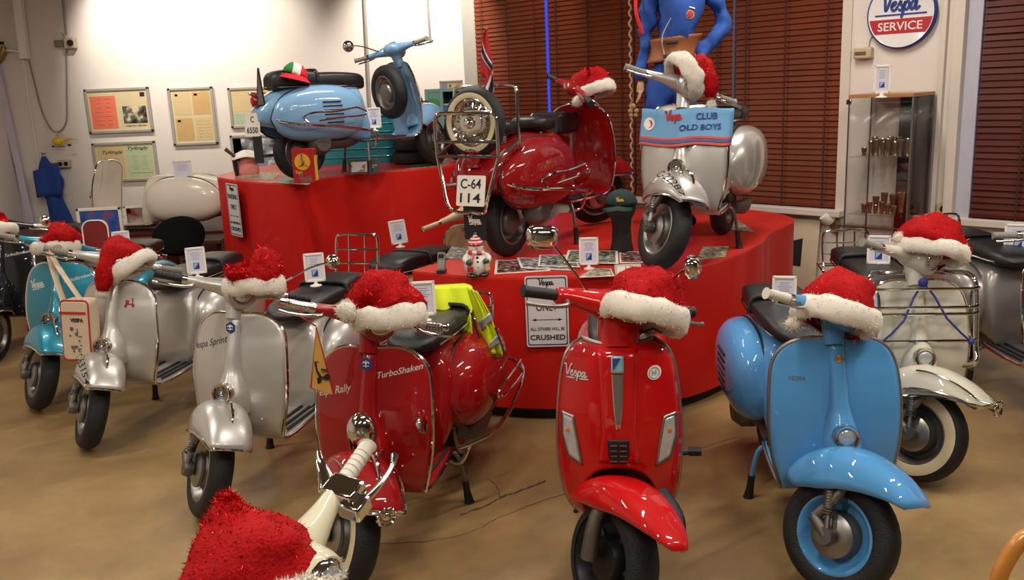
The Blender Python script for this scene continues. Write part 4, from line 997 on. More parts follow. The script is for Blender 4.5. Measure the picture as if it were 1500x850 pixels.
# neck form with cap
p = atz(911,368,PN); r = empty('cap_stand', p, 0, 'dark cloth covered neck form standing on the lower platform', 'display form')
b = MB(); b.lathe([(.001,0),(.068,0),(.070,.01),(.060,.06),(.056,.14),(.060,.19),(.085,.24),(.088,.27),(.07,.30),(.03,.32),(.001,.325)], (0,0,0), (0,0,1), 24); b.map(lambda v: (v.x, v.y*.8, v.z)); b.build('neck_form', mat('charcoal_felt','2c2826',.9,bump=.3), r)
q = p+V(.0,0,.285); r = empty('baseball_cap', q, -.15, 'dark green cap with yellow lettering on the neck form', 'cap')
gc = mat('dark_green_cotton','12302a',.85,bump=.2)
rows = [[V(.095*math.cos(a)*math.cos(e), .105*math.sin(a)*math.cos(e), .085*math.sin(e)) for a in [2*PI*k/28 for k in range(28)]] for e in [PI/2*i/9 for i in range(10)]]
b = MB(); b.grid(rows, cv=True); cr_o = b.build('crown', gc, r, solid=.003)
b = MB(); b.grid([[V(-.02+(.09+ex*t)*math.cos(a)*1.0, -(.10+.07*t)*math.sin(a)*1.0 if 0 else -.03-.10*math.sin(a)-.065*t*math.sin(a), .004-.018*t-.02*abs(math.cos(a))) for a in [PI*.08+PI*.84*k/14 for k in range(15)]] for t, ex in ((0,.0),(.35,.0),(.7,.0),(1,.0))]); b.build('peak', gc, r, solid=.004)
script(.009, frame((-.005,-.103,.035), (1,0,0), (0,.5,1)), w=.2).build('cap_lettering', mat('yellow_thread','c9a227',.7), cr_o, smooth=0)
b = MB(); b.sph((0,0,.086), .007, 8); b.build('top_button', gc, cr_o)
# ================================================================ PARKING ONLY signs
signw = mat('white_enamel','cfccd0',.35,0,.3,.03)
def parking(center, right, w, h, label):
    F = frame(center, right, (0,0,1)); r = empty('parking_sign', center, 0, label, 'sign'); F.translation = V(0,0,0)
    pl = plate(w, h, .003, w*.06, (0,0,.0), F).build('sign_plate', signw, r, smooth=0)
    o = rrect(w*.93, h*.955, w*.05); i_ = rrect(w*.885, h*.925, w*.04); n = len(o); b = MB()
    vs = [F @ V(x,y,.0022) for x, y in o]+[F @ V(x,y,.0022) for x, y in i_]; b.add(vs, [(k,(k+1)%n,n+(k+1)%n,n+k) for k in range(n)]); b.build('border_line', ink, pl, smooth=0, solid=.0004)
    T = lambda y: F @ Matrix.Translation((0,y*h,.0024))
    script(h*.044, T(.40), w=.15, under=False).build('name_lettering', ink, pl, smooth=0)
    text('PARKING', h*.13, T(.255), 0, .012, width=w*.80).build('lettering', ink, pl, smooth=0)
    text('ONLY', h*.135, T(.06), 0, .008, width=w*.50).build('lettering', ink, pl, smooth=0)
    b = MB(); aw = w*.36; b.box((0,0,0), (aw*1.6,h*.008,.0008)); 
    for s in (-1,1): b.add([(s*aw,0,0),(s*aw*.72,h*.020,0),(s*aw*.72,-h*.020,0)],[(0,1,2)])
    b.xf(T(-.115)); b.build('double_arrow', ink, pl, smooth=0)
    text('ALL OTHERS WILL BE', h*.062, T(-.245), 0, .004, width=w*.80).build('lettering', ink, pl, smooth=0)
    text('CRUSHED', h*.10, T(-.365), 0, .018, width=w*.82).build('lettering', ink, pl, smooth=0)
def on_near(px, z):
    pts = [atz(x,y,PN) for x, y in ((690,405),(780,407),(850,405),(930,402))]
    d = ray(px, 455); best = None
    for a, b_ in zip(pts, pts[1:]):
        if a.x/a.y <= d.x/d.y <= b_.x/b_.y or best is None: best = (a, b_)
    a, b_ = best; t = (d.x*a.y-d.y*a.x)/((d.y)*(b_.x-a.x)-d.x*(b_.y-a.y)); return a.lerp(b_, t), (b_-a)
q, tg = on_near(801, 0); q = V(q.x, q.y-.022, 0); ht = .36
zt = (V(0,0,EYE)+ray(801,404)*(q.y/ray(801,404).y)).z; zb = (V(0,0,EYE)+ray(801,508)*(q.y/ray(801,508).y)).z
parking(V(q.x,q.y,(zt+zb)/2), V(tg.x,tg.y,0), (zt-zb)*.585, zt-zb, 'white parking sign with black lettering fixed to the front of the lower platform')
a, b_ = atz(331,263,PF), atz(353,266,PF); m_ = (a+b_)/2+V(-.012,-.02,0); zt = aty(343,269,m_.y).z; zb = aty(343,346,m_.y).z
parking(V(m_.x,m_.y,(zt+zb)/2), V((b_-a).x,(b_-a).y,0), (zt-zb)*.56, zt-zb, 'white parking sign with black lettering on the left end of the tall platform')
# ================================================================ things on the tall platform
p = atz(449,268,PF); r = empty('metal_tin', p, -.12, 'red metal tin with a yellow disc picture standing under the pale blue scooter', 'tin')
tr = mat('red_tin_paint','b81a22',.3,.2,.5); ty = mat('yellow_tin_paint','e0b32a',.35,.1,.4)
b = MB(); R_ = rrect(.155,.235,.012); b.loft([[V(x,z_,y+.1175) for x, y in R_] for z_ in (-.03,.03)]); t = b.build('tin_box', tr, r, bevel=.003)
b = MB(); b.loft([[V(.055*math.cos(k*PI/16)-.005,yy,.145+.055*math.sin(k*PI/16)) for k in range(32)] for yy in (-.0315,-.030)]); dsc = b.build('yellow_disc', ty, t, smooth=0)
b = MB(); b.tube([(-.005,-.033,.185),(-.005,-.034,.165),(.005,-.034,.14),(-.012,-.034,.12)], [.007,.012,.014,.006], 8, 3, flat=.3); b.sph((-.006,-.034,.192), (.007,.003,.008), 8); b.tube([(-.035,-.033,.115),(0,-.033,.125),(.035,-.033,.113)], .006, 6, 3, flat=.4); b.build('rider_figure', mat('dull_rose_paint','8d4a3c',.5), dsc)
script(.010, frame((-.035,-.0315,.075), (1,0,.05), (0,0,1)), w=.17, under=False).build('tin_lettering', ty, t, smooth=0)
script(.019, frame((.01,-.0315,.035), (1,0,.08), (0,0,1)), w=.14).build('tin_lettering', alu, t, smooth=0)
b = MB(); b.box((.0785,0,.10), (.002,.055,.17)); b.build('side_band', ty, t)
p = atz(534,255,PF); r = empty('picture_stand', p, .1, 'small black framed picture of scooters standing on the tall platform', 'picture')
F = frame((0,0,.055), (1,0,0), (0,.3,1)); b = MB(); b.box((0,0,0), (.225,.105,.012), F); fr = b.build('black_mount', blkc, r, bevel=.002)
b = MB(); b.box((-.035,-.002,.0068), (.115,.075,.001), F); b.build('picture', photo_mat('photo_sky_crowd','5d4436','b9a48a','7e9cc4',24), fr, smooth=0)
for k in range(2): text(('OLD SCOOTERS','CLUB')[k], .009, F @ Matrix.Translation((.062,.004-.014*k,.0075)), 0, 0).build('caption', plastic_w, fr, smooth=0)
b = MB(); b.box((0,-.054,.008), (.225,.006,.02), F); b.build('chrome_edge', chrome, fr)
flat([(400,268),(452,271),(462,262),(420,258)], PF, 'magazine', 'greenish printed sheet in front of the red tin', 'paper', photo_mat('photo_green','2e4034','6d7d6c','a9a68e'))
flat([(345,262),(400,264),(410,254),(362,252)], PF, 'magazine', 'pale printed sheet below the rear wheel of the pale blue scooter', 'paper', ph4)
flat([(592,248),(650,243),(660,237),(610,240)], PF, 'magazine', 'greenish printed sheet on the tall platform, right of the black tyres', 'paper', photo_mat('photo_green','2e4034','6d7d6c','a9a68e'))
# teal tub behind
tl = mat('teal_glazed_metal','12808c',.35,0,.6)
o = aty(522,238,7.75); o.z = PF; r = empty('tub', o, .05, 'ribbed teal tub standing behind the pale blue scooter', 'tub')
rings = [[V(x*(1+.10*t),y*(1+.1*t),.40*t) for x, y in rrect(.72,.36,.10,6)] for t in (0,.1,.2,.3,.4,.5,.6,.7,.8,.9,1)]
b = MB(); b.loft(rings); tb = b.build('tub_wall', tl, r)
for k in range(5): 
    t = .15+.17*k; ring = [V(x*(1+.1*t)*1.005,y*(1+.1*t)*1.005,.40*t) for x, y in rrect(.72,.36,.10,6)]; MB().tube(ring, .006, 6, closed=True).build('rib', tl, tb)
MB().tube([V(x*1.1,y*1.1,.40) for x, y in rrect(.72,.36,.10,6)], .014, 8, closed=True).build('rim', tl, tb)
def tyre(loc, axis, label, R=.21, hw=.05):
    r = empty('spare_tyre', loc, 0, label, 'tyre', 'spare tyres on the tall platform')
    b = MB(); b.lathe([(R*.6,-hw*.7),(R*.66,-hw),(R-.03,-hw*1.02),(R-.008,-hw*.75),(R,0),(R-.008,hw*.75),(R-.03,hw*1.02),(R*.66,hw),(R*.6,hw*.7)], (0,0,0), axis, 36, closed=True); b.build('tyre_casing', tyre_m, r)
o = aty(612,236,7.45); o.z = PF+.052; tyre(o, (0,0,1), 'lower black tyre of the pair stacked behind the pale blue scooter')
tyre(o+V(.01,0,.104), (0,0,1), 'upper black tyre of the pair stacked behind the pale blue scooter')
o2 = aty(600,205,7.9); o2.z = PF+.045; 
tyre(V(o.x+.35,o.y+.05,PF+.21), (.9,-.4,0), 'black tyre standing upright beside the stacked pair')
# pink helmet-like toy and pale stuff at the left end of the tall platform
p = atz(358,258,PF); p = V(p.x,p.y+.12,PF); r = empty('toy_bucket', p, .2, 'small pink and white toy at the left end of the tall platform', 'toy')
pk = mat('pink_plastic','d9857d',.45,0,.2)
b = MB(); b.lathe([(.001,0),(.075,.0),(.085,.02),(.078,.09),(.06,.13),(.001,.14)], (0,0,0), (0,0,1), 24); tb = b.build('pink_body', pk, r)
b = MB(); rows = [[V(t*(.12)*math.cos(a)-.0,t*.09*math.sin(a)-.02,.135+.05*(1-t*t)+.01*math.sin(3*a)) for a in [2*PI*k/24 for k in range(24)]] for t in (.05,.4,.7,1)]; b.grid(rows, cv=True); b.build('white_cover', plastic_w, tb, solid=.004)
b = MB(); b.tube([(-.05,-.03,.11),(-.11,-.04,.17),(-.15,-.045,.21)], [.014,.013,.016], 10); b.build('brown_grip', mat('brown_rubber','4a3a30',.6), tb)
b = MB(); b.tube([(-.09,-.05,.12),(-.085,-.05,.0)], [.02,.012], 8); b.build('black_prop', rubber, tb)
# ================================================================ the back wall
frm = mat('grey_picture_frame','a7a29a',.45,.3,.2); cream = mat('aged_cream_paper','cbbb92',.7); tan = mat('tan_paper','c09c66',.7); coral = mat('coral_paper','dd6f55',.7); sage = mat('sage_paper','b0ba93',.7)
def poster(px, label, parts, Y=BY-.012, m=cream, name='framed_poster', tilt=0, th=.022, fm_=None):
    """px: x0, y0, x1, y1 of the frame; parts: (u0,v0,u1,v1,material[,name]) in fractions of the picture"""
    c = aty((px[0]+px[2])/2, (px[1]+px[3])/2, Y); a = aty(px[0],(px[1]+px[3])/2,Y); b_ = aty(px[2],(px[1]+px[3])/2,Y); t = aty((px[0]+px[2])/2,px[1],Y); u = aty((px[0]+px[2])/2,px[3],Y)
    w = b_.x-a.x; h = t.z-u.z; r = empty(name, c, 0, label, 'picture', 'pictures on the white wall'); fw = min(.028, .07*w)
    F = frame((0,0,0), (1,0,-tilt), (0,0,1)); b = MB()
    for cc, d in (((0,h/2-fw/2,.004),(w,fw,th)),((0,-h/2+fw/2,.004),(w,fw,th)),((w/2-fw/2,0,.004),(fw,h,th)),((-w/2+fw/2,0,.004),(fw,h,th))): b.box(cc, d, F)
    b.build('frame_moulding', fm_ or frm, r, bevel=.004, smooth=0)
    b = MB(); b.box((0,0,0), (w-fw,h-fw,.006), F); sh = b.build('picture_sheet', m, r, smooth=0); iw, ih = w-2*fw, h-2*fw
    for q in parts:
        if q[0] in ('t','i'):
            kind, txt, uc, vc, wd, hh, mm = q[:7]; M = F @ Matrix.Translation((-iw/2+uc*iw, ih/2-vc*ih, .0042))
            (text(txt, hh*ih, M, .3 if kind == 'i' else 0, .015, width=wd*iw)).build('print_lettering', mm, sh, smooth=0)
        elif q[0] == 'lines':
            _, u0, v0, u1, v1, n, mm = q; b = MB()
            for k in range(n):
                for _i in range(2): 
                    ww = (u1-u0)/2*random.uniform(.4,.85); uc = u0+(u1-u0)*(.27+.46*_i); b.box((-iw/2+uc*iw, ih/2-(v0+(v1-v0)*k/max(1,n-1))*ih, .0046), (ww*iw,ih*.008,.0006), F)
            b.build('print_lines', mm, sh, smooth=0)
        else:
            u0, v0, u1, v1, mm = q; b = MB(); b.box((-iw/2+(u0+u1)/2*iw, ih/2-(v0+v1)/2*ih, .0036), ((u1-u0)*iw,(v1-v0)*ih,.0012), F); b.build('print_panel', mm, sh, smooth=0)
    return r
bw = photo_mat('photo_lake','17171a','5c5a52','cfc49a',9)
poster((127,129,222,195), 'framed poster with a coral sheet at left and a dark mountain picture at right', [(.03,.12,.46,.95,coral),('lines',.08,.2,.42,.85,7,mat('brown_ink','8a3a2a',.7)),(.56,.40,.96,.84,bw),(.88,.06,.96,.17,ink),('t','OSLO HAVN',.76,.90,.34,.05,ink)])
poster((138,208,231,266), 'framed poster of two sheets with hand lettered headings, lowest left on the wall', [(.04,.04,.49,.97,mat('warm_tan_paper','c4ac7c',.7)),(.51,.04,.97,.97,sage),('i','Tyllingly',.30,.22,.36,.13,ink),('i','Tyllingly',.74,.13,.36,.13,ink),('lines',.10,.4,.45,.85,6,mat('brown_ink','8a3a2a',.7)),('lines',.58,.35,.92,.72,7,mat('green_ink','5f8f6a',.7)),(.56,.84,.95,.85,ink)])
poster((250,128,316,213), 'tall framed poster of four tan sheets in the middle of the wall', [(.05,.04,.48,.47,mat('pale_tan_paper','c9b183',.7)),(.53,.04,.97,.47,tan),(.05,.53,.48,.96,tan),(.53,.53,.97,.96,mat('pale_tan_paper','c9b183',.7)),(.10,.07,.17,.11,ink_grey),(.58,.07,.66,.11,mat('brown_ink','8a3a2a')),(.10,.56,.18,.60,mat('brown_ink','8a3a2a')),('lines',.55,.6,.95,.9,6,mat('faint_ink','a89570'))])
poster((336,127,416,187), 'framed poster of coloured sheets behind the pale blue scooter tail', [(.03,.05,.38,.62,mat('pale_tan_paper','c9b183')),(.03,.66,.36,.97,mat('mint_paper','9fb59a')),(.40,.08,.72,.16,mat('red_paper','c8402c')),(.40,.18,.72,.42,mat('pale_sage_paper','b9bd9d')),(.40,.50,.72,.82,mat('salmon_paper','d98a70')),(.62,.22,.69,.32,ink),(.76,.05,.98,.5,mat('ochre_paper','c99c45'))])
poster((340,197,412,262), 'framed photograph of grey scooters low behind the pale blue scooter tail', [(.0,.02,.98,.98,photo_mat('photo_scooters','2a2c34','7c7f86','cfcdc6',7)),(0,.02,.18,.5,mat('pale_sage_paper','b9bd9d'))])
# services on the wall
gm = mat('grey_cable','8c867e',.6); wpn = BY-.015
def wire(name, pts, r, label, cat, m=gm, Y=wpn, sm=4): 
    b = MB(); b.tube([aty(x,y,Y) for x, y in pts], r, 8, sm); return tag(b.build(name, m), label, cat)
wire('wall_pipe', [(91,-8),(97,50)], .012, 'thin grey pipe running down to the junction box near the ceiling', 'pipe')
wire('hanging_cable', [(97,62),(98,150),(97,178),(88,192),(76,190),(62,165),(50,120),(42,88)], .008, 'grey cable looping down the white wall above the yellow toy', 'cable')
wire('wall_pipe', [(533,-10),(541,150),(543,200)], .018, 'grey vertical pipe on the white wall behind the pale blue scooter', 'pipe')
wire('wall_pipe', [(625,-10),(630,60)], .012, 'thin pipe high on the white wall near the white pillar', 'pipe')
wire('wall_cable', [(34,88),(44,160),(56,232)], .006, 'thin cable running down to the hook with the blue coat', 'cable', plastic_w)
wire('wall_pipe', [(-3,105),(10,180),(22,260),(30,330)], .014, 'thin copper pipe at the left edge of the wall', 'pipe', mat('copper_pipe','8a5138',.35,.7))
b = MB(); a_ = aty(24,-20,BY-.05); c_ = aty(37,86,BY-.05); w_ = .10
b.tube([a_, c_], .055, 4); tag(b.build('cable_duct', plastic_w, smooth=0), 'white vertical duct at the far left of the wall', 'duct')
p = aty(103,63,wpn-.03); r = empty('junction_box', p, 0, 'cream junction box with a round black lens on the wall', 'junction box')
b = MB(); b.box((0,0,0), (.11,.07,.11)); bx = b.build('box_body', mat('cream_plastic','b9a888',.5), r, bevel=.008); b = MB(); b.lathe([(.001,-.01),(.03,-.01),(.03,.02),(.02,.024),(.001,.02)], (.02,-.035,.0), (0,-1,0), 20); b.build('lens', darkm, bx)
b = MB(); b.box((-.12,.02,.0), (.10,.03,.07)); b.tube([(-.05,0,.06),(-.08,.02,.11)], .006, 6); b.build('bracket', mat('brown_grey_metal','7f7468',.5), bx, bevel=.004)
p = aty(4,78,wpn-.03); r = empty('wall_valve', p, 0, 'brass and white valve fitting at the left edge of the wall', 'valve')
b = MB(); b.tube([(-.06,0,-.08),(0,0,0),(.02,0,.07)], [.03,.035,.02], 12, 3); v_ = b.build('valve_body', mat('brass_fitting','9a7a4a',.4,.6), r); b = MB(); b.tube([(0,0,.03),(.25,0,.0)], .010, 8); b.build('outlet_pipe', plastic_w, v_); b = MB(); b.box((-.0,-.02,.10), (.07,.03,.03)); b.build('valve_knob', darkm, v_, bevel=.006)
p = aty(94,240,wpn-.02); r = empty('power_socket', p, 0, 'cream double socket on the white wall beside the blue coat', 'socket')
b = MB(); b.box((0,0,0), (.13,.05,.08)); s_ = b.build('socket_body', mat('cream_plastic','b9a888'), r, bevel=.006); b = MB()
for x in (-.03,.03): b.lathe([(.001,-.003),(.022,-.003),(.022,.004),(.018,.004),(.017,.0),(.001,0)], (x,-.026,0), (0,-1,0), 20)
b.build('socket_well', darkm, s_); b = MB(); b.tube([(-.06,.0,.02),(-.22,.01,.025)], .008, 6); b.build('lead', plastic_w, s_)
p = aty(85,207,wpn-.1); r = empty('toy_helicopter', p, .2, 'small yellow toy helicopter hung on the white wall above the socket', 'toy')
yl = mat('yellow_plastic','d8b417',.35,0,.4); b = MB(); b.sph((0,0,0), (.06,.04,.045), 16); hb = b.build('fuselage', yl, r); b = MB(); b.tube([(.03,0,.0),(.14,0,.02)], [.015,.006], 8); b.build('tail_boom', yl, hb)
b = MB(); b.box((0,0,.055), (.006,.006,.03)); b.box((-.07,0,.085), (.22,.014,.003), Matrix.Rotation(.5,4,'Y')); b.box((.08,0,.06), (.22,.014,.003), Matrix.Rotation(-.2+.5,4,'Y')); b.build('rotor_blade', alu, hb)
b = MB(); b.tube([(-.06,-.02,-.055),(.06,-.02,-.055)], .004, 6); b.sph((-.05,-.02,-.05), .012, 8); b.sph((.11,-.02,-.045), (.02,.01,.012), 8); b.build('skid', darkm, hb)
# blue coat hung on a hook
o = aty(64,229,wpn-.06); r = empty('work_coat', o, 0, 'blue cloth coat hanging from a hook on the white wall', 'coat')
coat = mat('royal_blue_cotton','1f3f8c',.85,0,0,.12,8,.2); mp = 9.55/FPX
prof = [(0,-3,3),(10,-8,8),(22,-12,18),(36,-14,24),(50,-13,20),(60,-6,17),(80,-5,24),(110,-6,32),(140,-9,37)]
rows = []
for i in range(37):
    dy = 140*i/36; l_ = interp([(a[0],a[1]) for a in prof], dy); r_ = interp([(a[0],a[2]) for a in prof], dy); row = []
    for k in range(25):
        a = 2*PI*k/24; c0 = (l_+r_)/2; hw = (r_-l_)/2
        fold = 1+.16*math.sin(a*5+dy*.05)+.05*math.sin(a*9); row.append(V((c0+hw*math.cos(a))*mp, .055*math.sin(a)*fold*min(1,.3+dy/50), -dy*mp))
    rows.append(row)
MB().grid(rows).build('coat_body', coat, r, smooth=80)
b = MB(); b.grid([[V((-14+38*u)*mp+.0, -.075-.01*math.sin(u*9), (-(20+v*38)-8*u*v+10*u)*mp) for u in [k/10 for k in range(11)]] for v in [k/6 for k in range(7)]]); b.build('shoulder_flap', coat, r, solid=.012)
b = MB(); b.tube([(0,.04,.03),(0,-.02,.02),(0,-.03,.045)], .006, 8, 3); b.build('hook', steel, r)
# banner at the left edge
p = aty(4,250,BY-.03); r = empty('wall_banner', p, 0, 'orange and purple banner cut off by the left edge of the picture', 'banner')
b = MB(); b.box((-.28,0,.30), (.62,.01,.62)); q_ = b.build('orange_field', mat('orange_print','e0902c',.6), r, smooth=0); b = MB(); b.box((-.28,-.001,-.25), (.62,.011,.5)); b.build('purple_field', mat('purple_print','8a5a8c',.6), q_, smooth=0)
p = aty(20,210,BY-.04); b = MB(); b.box((0,0,0), (.07,.03,1.9), Matrix.Translation(p) @ Matrix.Rotation(-.06,4,'Y')); struct(b, 'trim_10', mat('lilac_trim','c9bfcf',.6), smooth=0)
# ================================================================ bench with the bare body
bwood = mat('dark_red_brown_board','4a1c18',.5,0,.2,.2,6)
r = empty('display_bench', (-3.75,8.55,0), 0, 'low dark red-brown bench under the bare white scooter body', 'bench')
b = MB(); b.box((0,0,.60), (2.7,1.1,.05)); b.build('bench_top', bwood, r, bevel=.004)
b = MB(); b.box((0,-.50,.33), (2.65,.02,.48)); b.build('front_board', bwood, r)
for x in (-1.28,1.28):
    for y_ in (-.45,.45): b = MB(); b.box((x,y_,.29), (.06,.06,.58)); b.build('leg', bwood, r)
p = V(-3.05,7.72,0)
r = empty('display_shelf', (-2.75,7.55,0), 0, 'dark shelf board with magazines in front of the bench', 'shelf')
b = MB(); b.box((-.15,0,.62), (.95,.35,.03)); b.build('board', mat('brown_board','5c463a',.5,0,.1,.2,6), r, bevel=.003)
for x in (-.6,.3): b = MB(); b.box((x,0,.305), (.04,.3,.61)); b.build('side_panel', bwood, r)
b = MB(); b.box((-.15,0,.25), (.90,.30,.02)); b.build('lower_board', bwood, r)
poster((116,304,182,372), 'leaning poster of a blue and red scooter, beside the bare white shield', [(.0,.0,1,1,photo_mat('photo_blue_red','1f3a8a','2f5aa8','b3262a',5))], Y=8.0, fm_=plastic_w, m=plastic_w)
poster((183,301,232,336), 'leaning poster of a red scooter on grey, under the bare scooter floor', [(.0,.0,1,1,photo_mat('photo_red_grey','8a1a1c','8c7a70','b8aca0',6)),(.03,.04,.14,.26,mat('red_paper','c8402c'))], Y=8.35, fm_=plastic_w, m=plastic_w)
poster((245,292,259,327), 'narrow leaning poster beside the white cowl', [(.0,.0,1,1,photo_mat('photo_blue_red','1f3a8a','2f5aa8','b3262a',5))], Y=8.3, fm_=plastic_w, m=plastic_w)
# round black seat and red backrest
p = aty(262,345,7.0); r = empty('round_stool', V(p.x,p.y,0), 0, 'round black cushioned stool in front of the white scooter body', 'stool')
b = MB(); zc = p.z; b.lathe([(.001,-.045),(.17,-.045),(.198,-.02),(.20,.01),(.17,.035),(.08,.045),(.001,.046)], (0,0,zc), (.12,-.62,.75), 36); b.build('cushion', mat('black_velvet','070708',.9,0,0,.1,20,spec=.1), r)
b = MB(); b.tube([(0,.02,zc-.03),(0,.03,.03)], .025, 12); b.build('post', steel, r); b = MB(); b.lathe([(.001,0),(.2,0),(.2,.02),(.03,.04),(.001,.04)], (0,.03,0), (0,0,1), 28); b.build('foot', steel, r)
p = aty(142,345,6.9); r = empty('edged_panel', V(p.x,p.y,0), 0, 'red rounded panel with pale edging behind the teal scooter', 'panel')
zc = p.z; R_ = rrect(.20,.24,.07,6); b = MB(); b.loft([[V(x,yy+.06*y,y+zc) for x, y in R_] for yy in (-.02,.02)]); pn = b.build('red_panel', mat('dark_red_leather','7a141a',.4,0,.3), r)
MB().tube([V(x,-.02+.06*y,y+zc) for x, y in R_], .006, 6, closed=True).build('edging', plastic_w, pn)
b = MB(); b.tube([(0,0,zc-.11),(0,.05,.02)], .02, 8); b.lathe([(.001,0),(.16,0),(.16,.02),(.001,.03)], (0,.05,0), (0,0,1), 24); b.build('support', steel, r)
# teal bookcase and its little sign
c0 = aty(622,131,8.85); c1 = aty(702,135,8.85); w = c1.x-c0.x; zt = c0.z
r = empty('bookcase', ((c0.x+c1.x)/2,8.97,0), 0, 'pale teal bookcase with coloured boxes behind the deep red scooter', 'bookcase')
tealw = mat('pale_teal_wood','6f9c93',.6,0,0,.08,5); xw = w/2
for x in (-xw+.015, -xw*.40, xw-.015): b = MB(); b.box((x,0,zt/2), (.03,.32,zt)); b.build('side_panel', tealw, r)
for z in (zt-.015, zt-.40, zt-.75, zt-1.1, .4, .05): b = MB(); b.box((0,.0,z), (w-.06,.31,.03)); b.build('shelf_board', tealw, r)
b = MB(); b.box((0,.158,zt/2), (w,.008,zt)); b.build('back_panel', mat('dark_teal_board','2c4f52',.6), r)
b = MB(); b.box((-xw*.70,-.145,zt-.20), (xw*.52,.01,.34)); dd = b.build('painted_door', tealw, r); b = MB(); b.lathe([(.07,-.004),(.085,0),(.07,.004)], (-xw*.70,-.155,zt-.17), (0,-1,0), 28); b.build('green_ring', mat('leaf_green_paint','2f7a3c',.5), dd)
cols = ['b0402a','c9822c','2f6fa0','d8c04a','8c2a2a','d0d0c4','347a54','c0622c']
for k in range(6):
    x = r.location.x-xw*.30+k*.062; hh = random.uniform(.09,.15)
    q_ = empty('storage_jar', (x,8.9,zt-.385), 0, ('narrow coloured jar on the middle teal shelf, number %s from the left' % ['first','second','third','fourth','fifth','last'][k]).replace('number ',''), 'jar', 'jars on the teal bookcase')
    b = MB(); b.lathe([(.001,0),(.026,0),(.027,.01),(.027,hh-.02),(.018,hh),(.001,hh)], (0,0,0), (0,0,1), 16); b.build('jar_body', mat('jar_paint_'+cols[k],cols[k],.4), q_)
    b = MB(); b.lathe([(.001,hh),(.021,hh),(.021,hh+.02),(.001,hh+.02)], (0,0,0), (0,0,1), 16); b.build('lid', plastic_w, q_)
for k, (c_, ww) in enumerate((('2f6fa0',.12),('d8c04a',.16),('347a54',.10))):
    q_ = empty('cardboard_box', (r.location.x-xw*.30+.04+k*.135,8.92,zt-.235+0*k), 0, ('blue','yellow','green')[k]+' box up on the top shelf of the teal bookcase', 'box', 'boxes on the teal bookcase'); b = MB(); b.box((0,0,.04), (ww*.9,.12,.08)); b.build('carton', mat('box_paint_'+c_,c_,.5), q_, bevel=.004); b = MB(); b.box((0,-.0,.083), (ww*.93,.125,.012)); b.build('lid', mat('jar_paint_d0d0c4','d0d0c4'), q_, bevel=.002)
b = MB(); b.box((r.location.x+.12,8.97,zt-.25), (w*.62,.3,.02)); x = b.build('shelf_board', tealw, None); x.parent = r; x.location = -r.location
poster((644,118,678,134), 'small framed strip of stickers standing on the teal bookcase', [(.05,.15,.3,.9,ink_grey),(.40,.3,.50,.7,ink_red),(.72,.15,.95,.9,mat('ochre_paper','c99c45'))], Y=8.9)
# ================================================================ right-hand side: pillar, sign, cabinet
def rel(p): return p
c = atw(1320,20,.05); t = atw(1320,76,.05); rad = (atw(1370,20,.05)-atw(1270,20,.05)).length/2
r = empty('round_sign', c, 0, 'round white enamel service sign with a blue rim and a red band on the pillar', 'sign')
F = frame((0,0,0), ew, (0,0,1))
b = MB(); b.lathe([(.001,-.03),(rad,-.03),(rad*1.0,.004),(rad*.965,.012),(rad*.93,.008),(.001,.008)], (0,0,0), nw, 56); en = mat('white_sign_enamel','e0dcdc',.2,0,1,.02); dm = b.build('sign_dish', en, r)
b = MB(); b.lathe([(rad*1.005,-.03),(rad*1.005,.006),(rad*.97,.014),(rad*.955,.012),(rad*.985,-.03)], (0,0,0), nw, 56, closed=True); b.build('blue_rim', ink_blue, dm)
def chord(v0, v1, m, nm, z=.010):
    b = MB(); n = 14; rr = rad*.925; L = []; 
    for i in range(n+1):
        v = v0+(v1-v0)*i/n; x = math.sqrt(max(0,rr*rr-v*v)); L.append([F @ V(-x,v,z), F @ V(x,v,z)])
    b.grid(L).build(nm, m, dm, smooth=0, solid=.001)
chord(-rad*.56, -rad*.14, mat('red_sign_enamel','b5202a',.25,0,1), 'red_band')
text('SERVICE', rad*.34, F @ Matrix.Translation((0,-rad*.35,.0125)), 0, .012, width=rad*1.30).build('sign_lettering', en, dm, smooth=0)
script(rad*.235, F @ Matrix.Translation((0.0,rad*.24,.0115)), w=.17, under=False).build('name_lettering', ink_blue, dm, smooth=0)
b = MB(); b.box((0,-rad*.02,.0115), (rad*1.5,rad*.045,.001), F); b.build('underline', ink_blue, dm, smooth=0)
p = atw(1265,78,.04); r = empty('alarm_sensor', p, -PI/4, 'cream sensor box on the pillar below the round sign', 'sensor')
b = MB(); b.box((0,0,0), (.13,.06,.08)); s_ = b.build('sensor_case', mat('cream_plastic','b9a888'), r, bevel=.012); b = MB(); b.box((-.01,-.032,.0), (.08,.006,.022)); b.build('sensor_window', mat('brown_window','6b5238',.3), s_); b = MB(); b.tube([(.02,.01,.04),(.03,.02,.10),(.08,.03,.16)], .012, 8, 3); b.build('conduit', trimm, s_)
p = atw(1383,306,.02); r = empty('power_socket', p, -PI/4, 'small cream wall socket to the right of the glass cabinet', 'socket')
b = MB(); b.box((0,0,0), (.09,.04,.08)); s_ = b.build('socket_body', mat('cream_plastic','b9a888'), r, bevel=.006); b = MB(); b.lathe([(.001,-.002),(.022,-.002),(.022,.004),(.001,0)], (0,-.021,0), (0,-1,0), 20); b.build('socket_well', darkm, s_)
p = atw(1218,322,.05); r = empty('wall_lamp', p, -PI/4, 'small white fixture on a brass holder under the window sill', 'lamp')
b = MB(); b.lathe([(.001,0),(.05,.0),(.06,.03),(.04,.08),(.001,.085)], (0,0,.0), (-.5,-.6,.5), 20); s_ = b.build('shade', plastic_w, r); b = MB(); b.box((.02,.02,-.05), (.06,.05,.10)); b.build('holder', mat('brass_fitting','9a7a4a'), s_, bevel=.008)
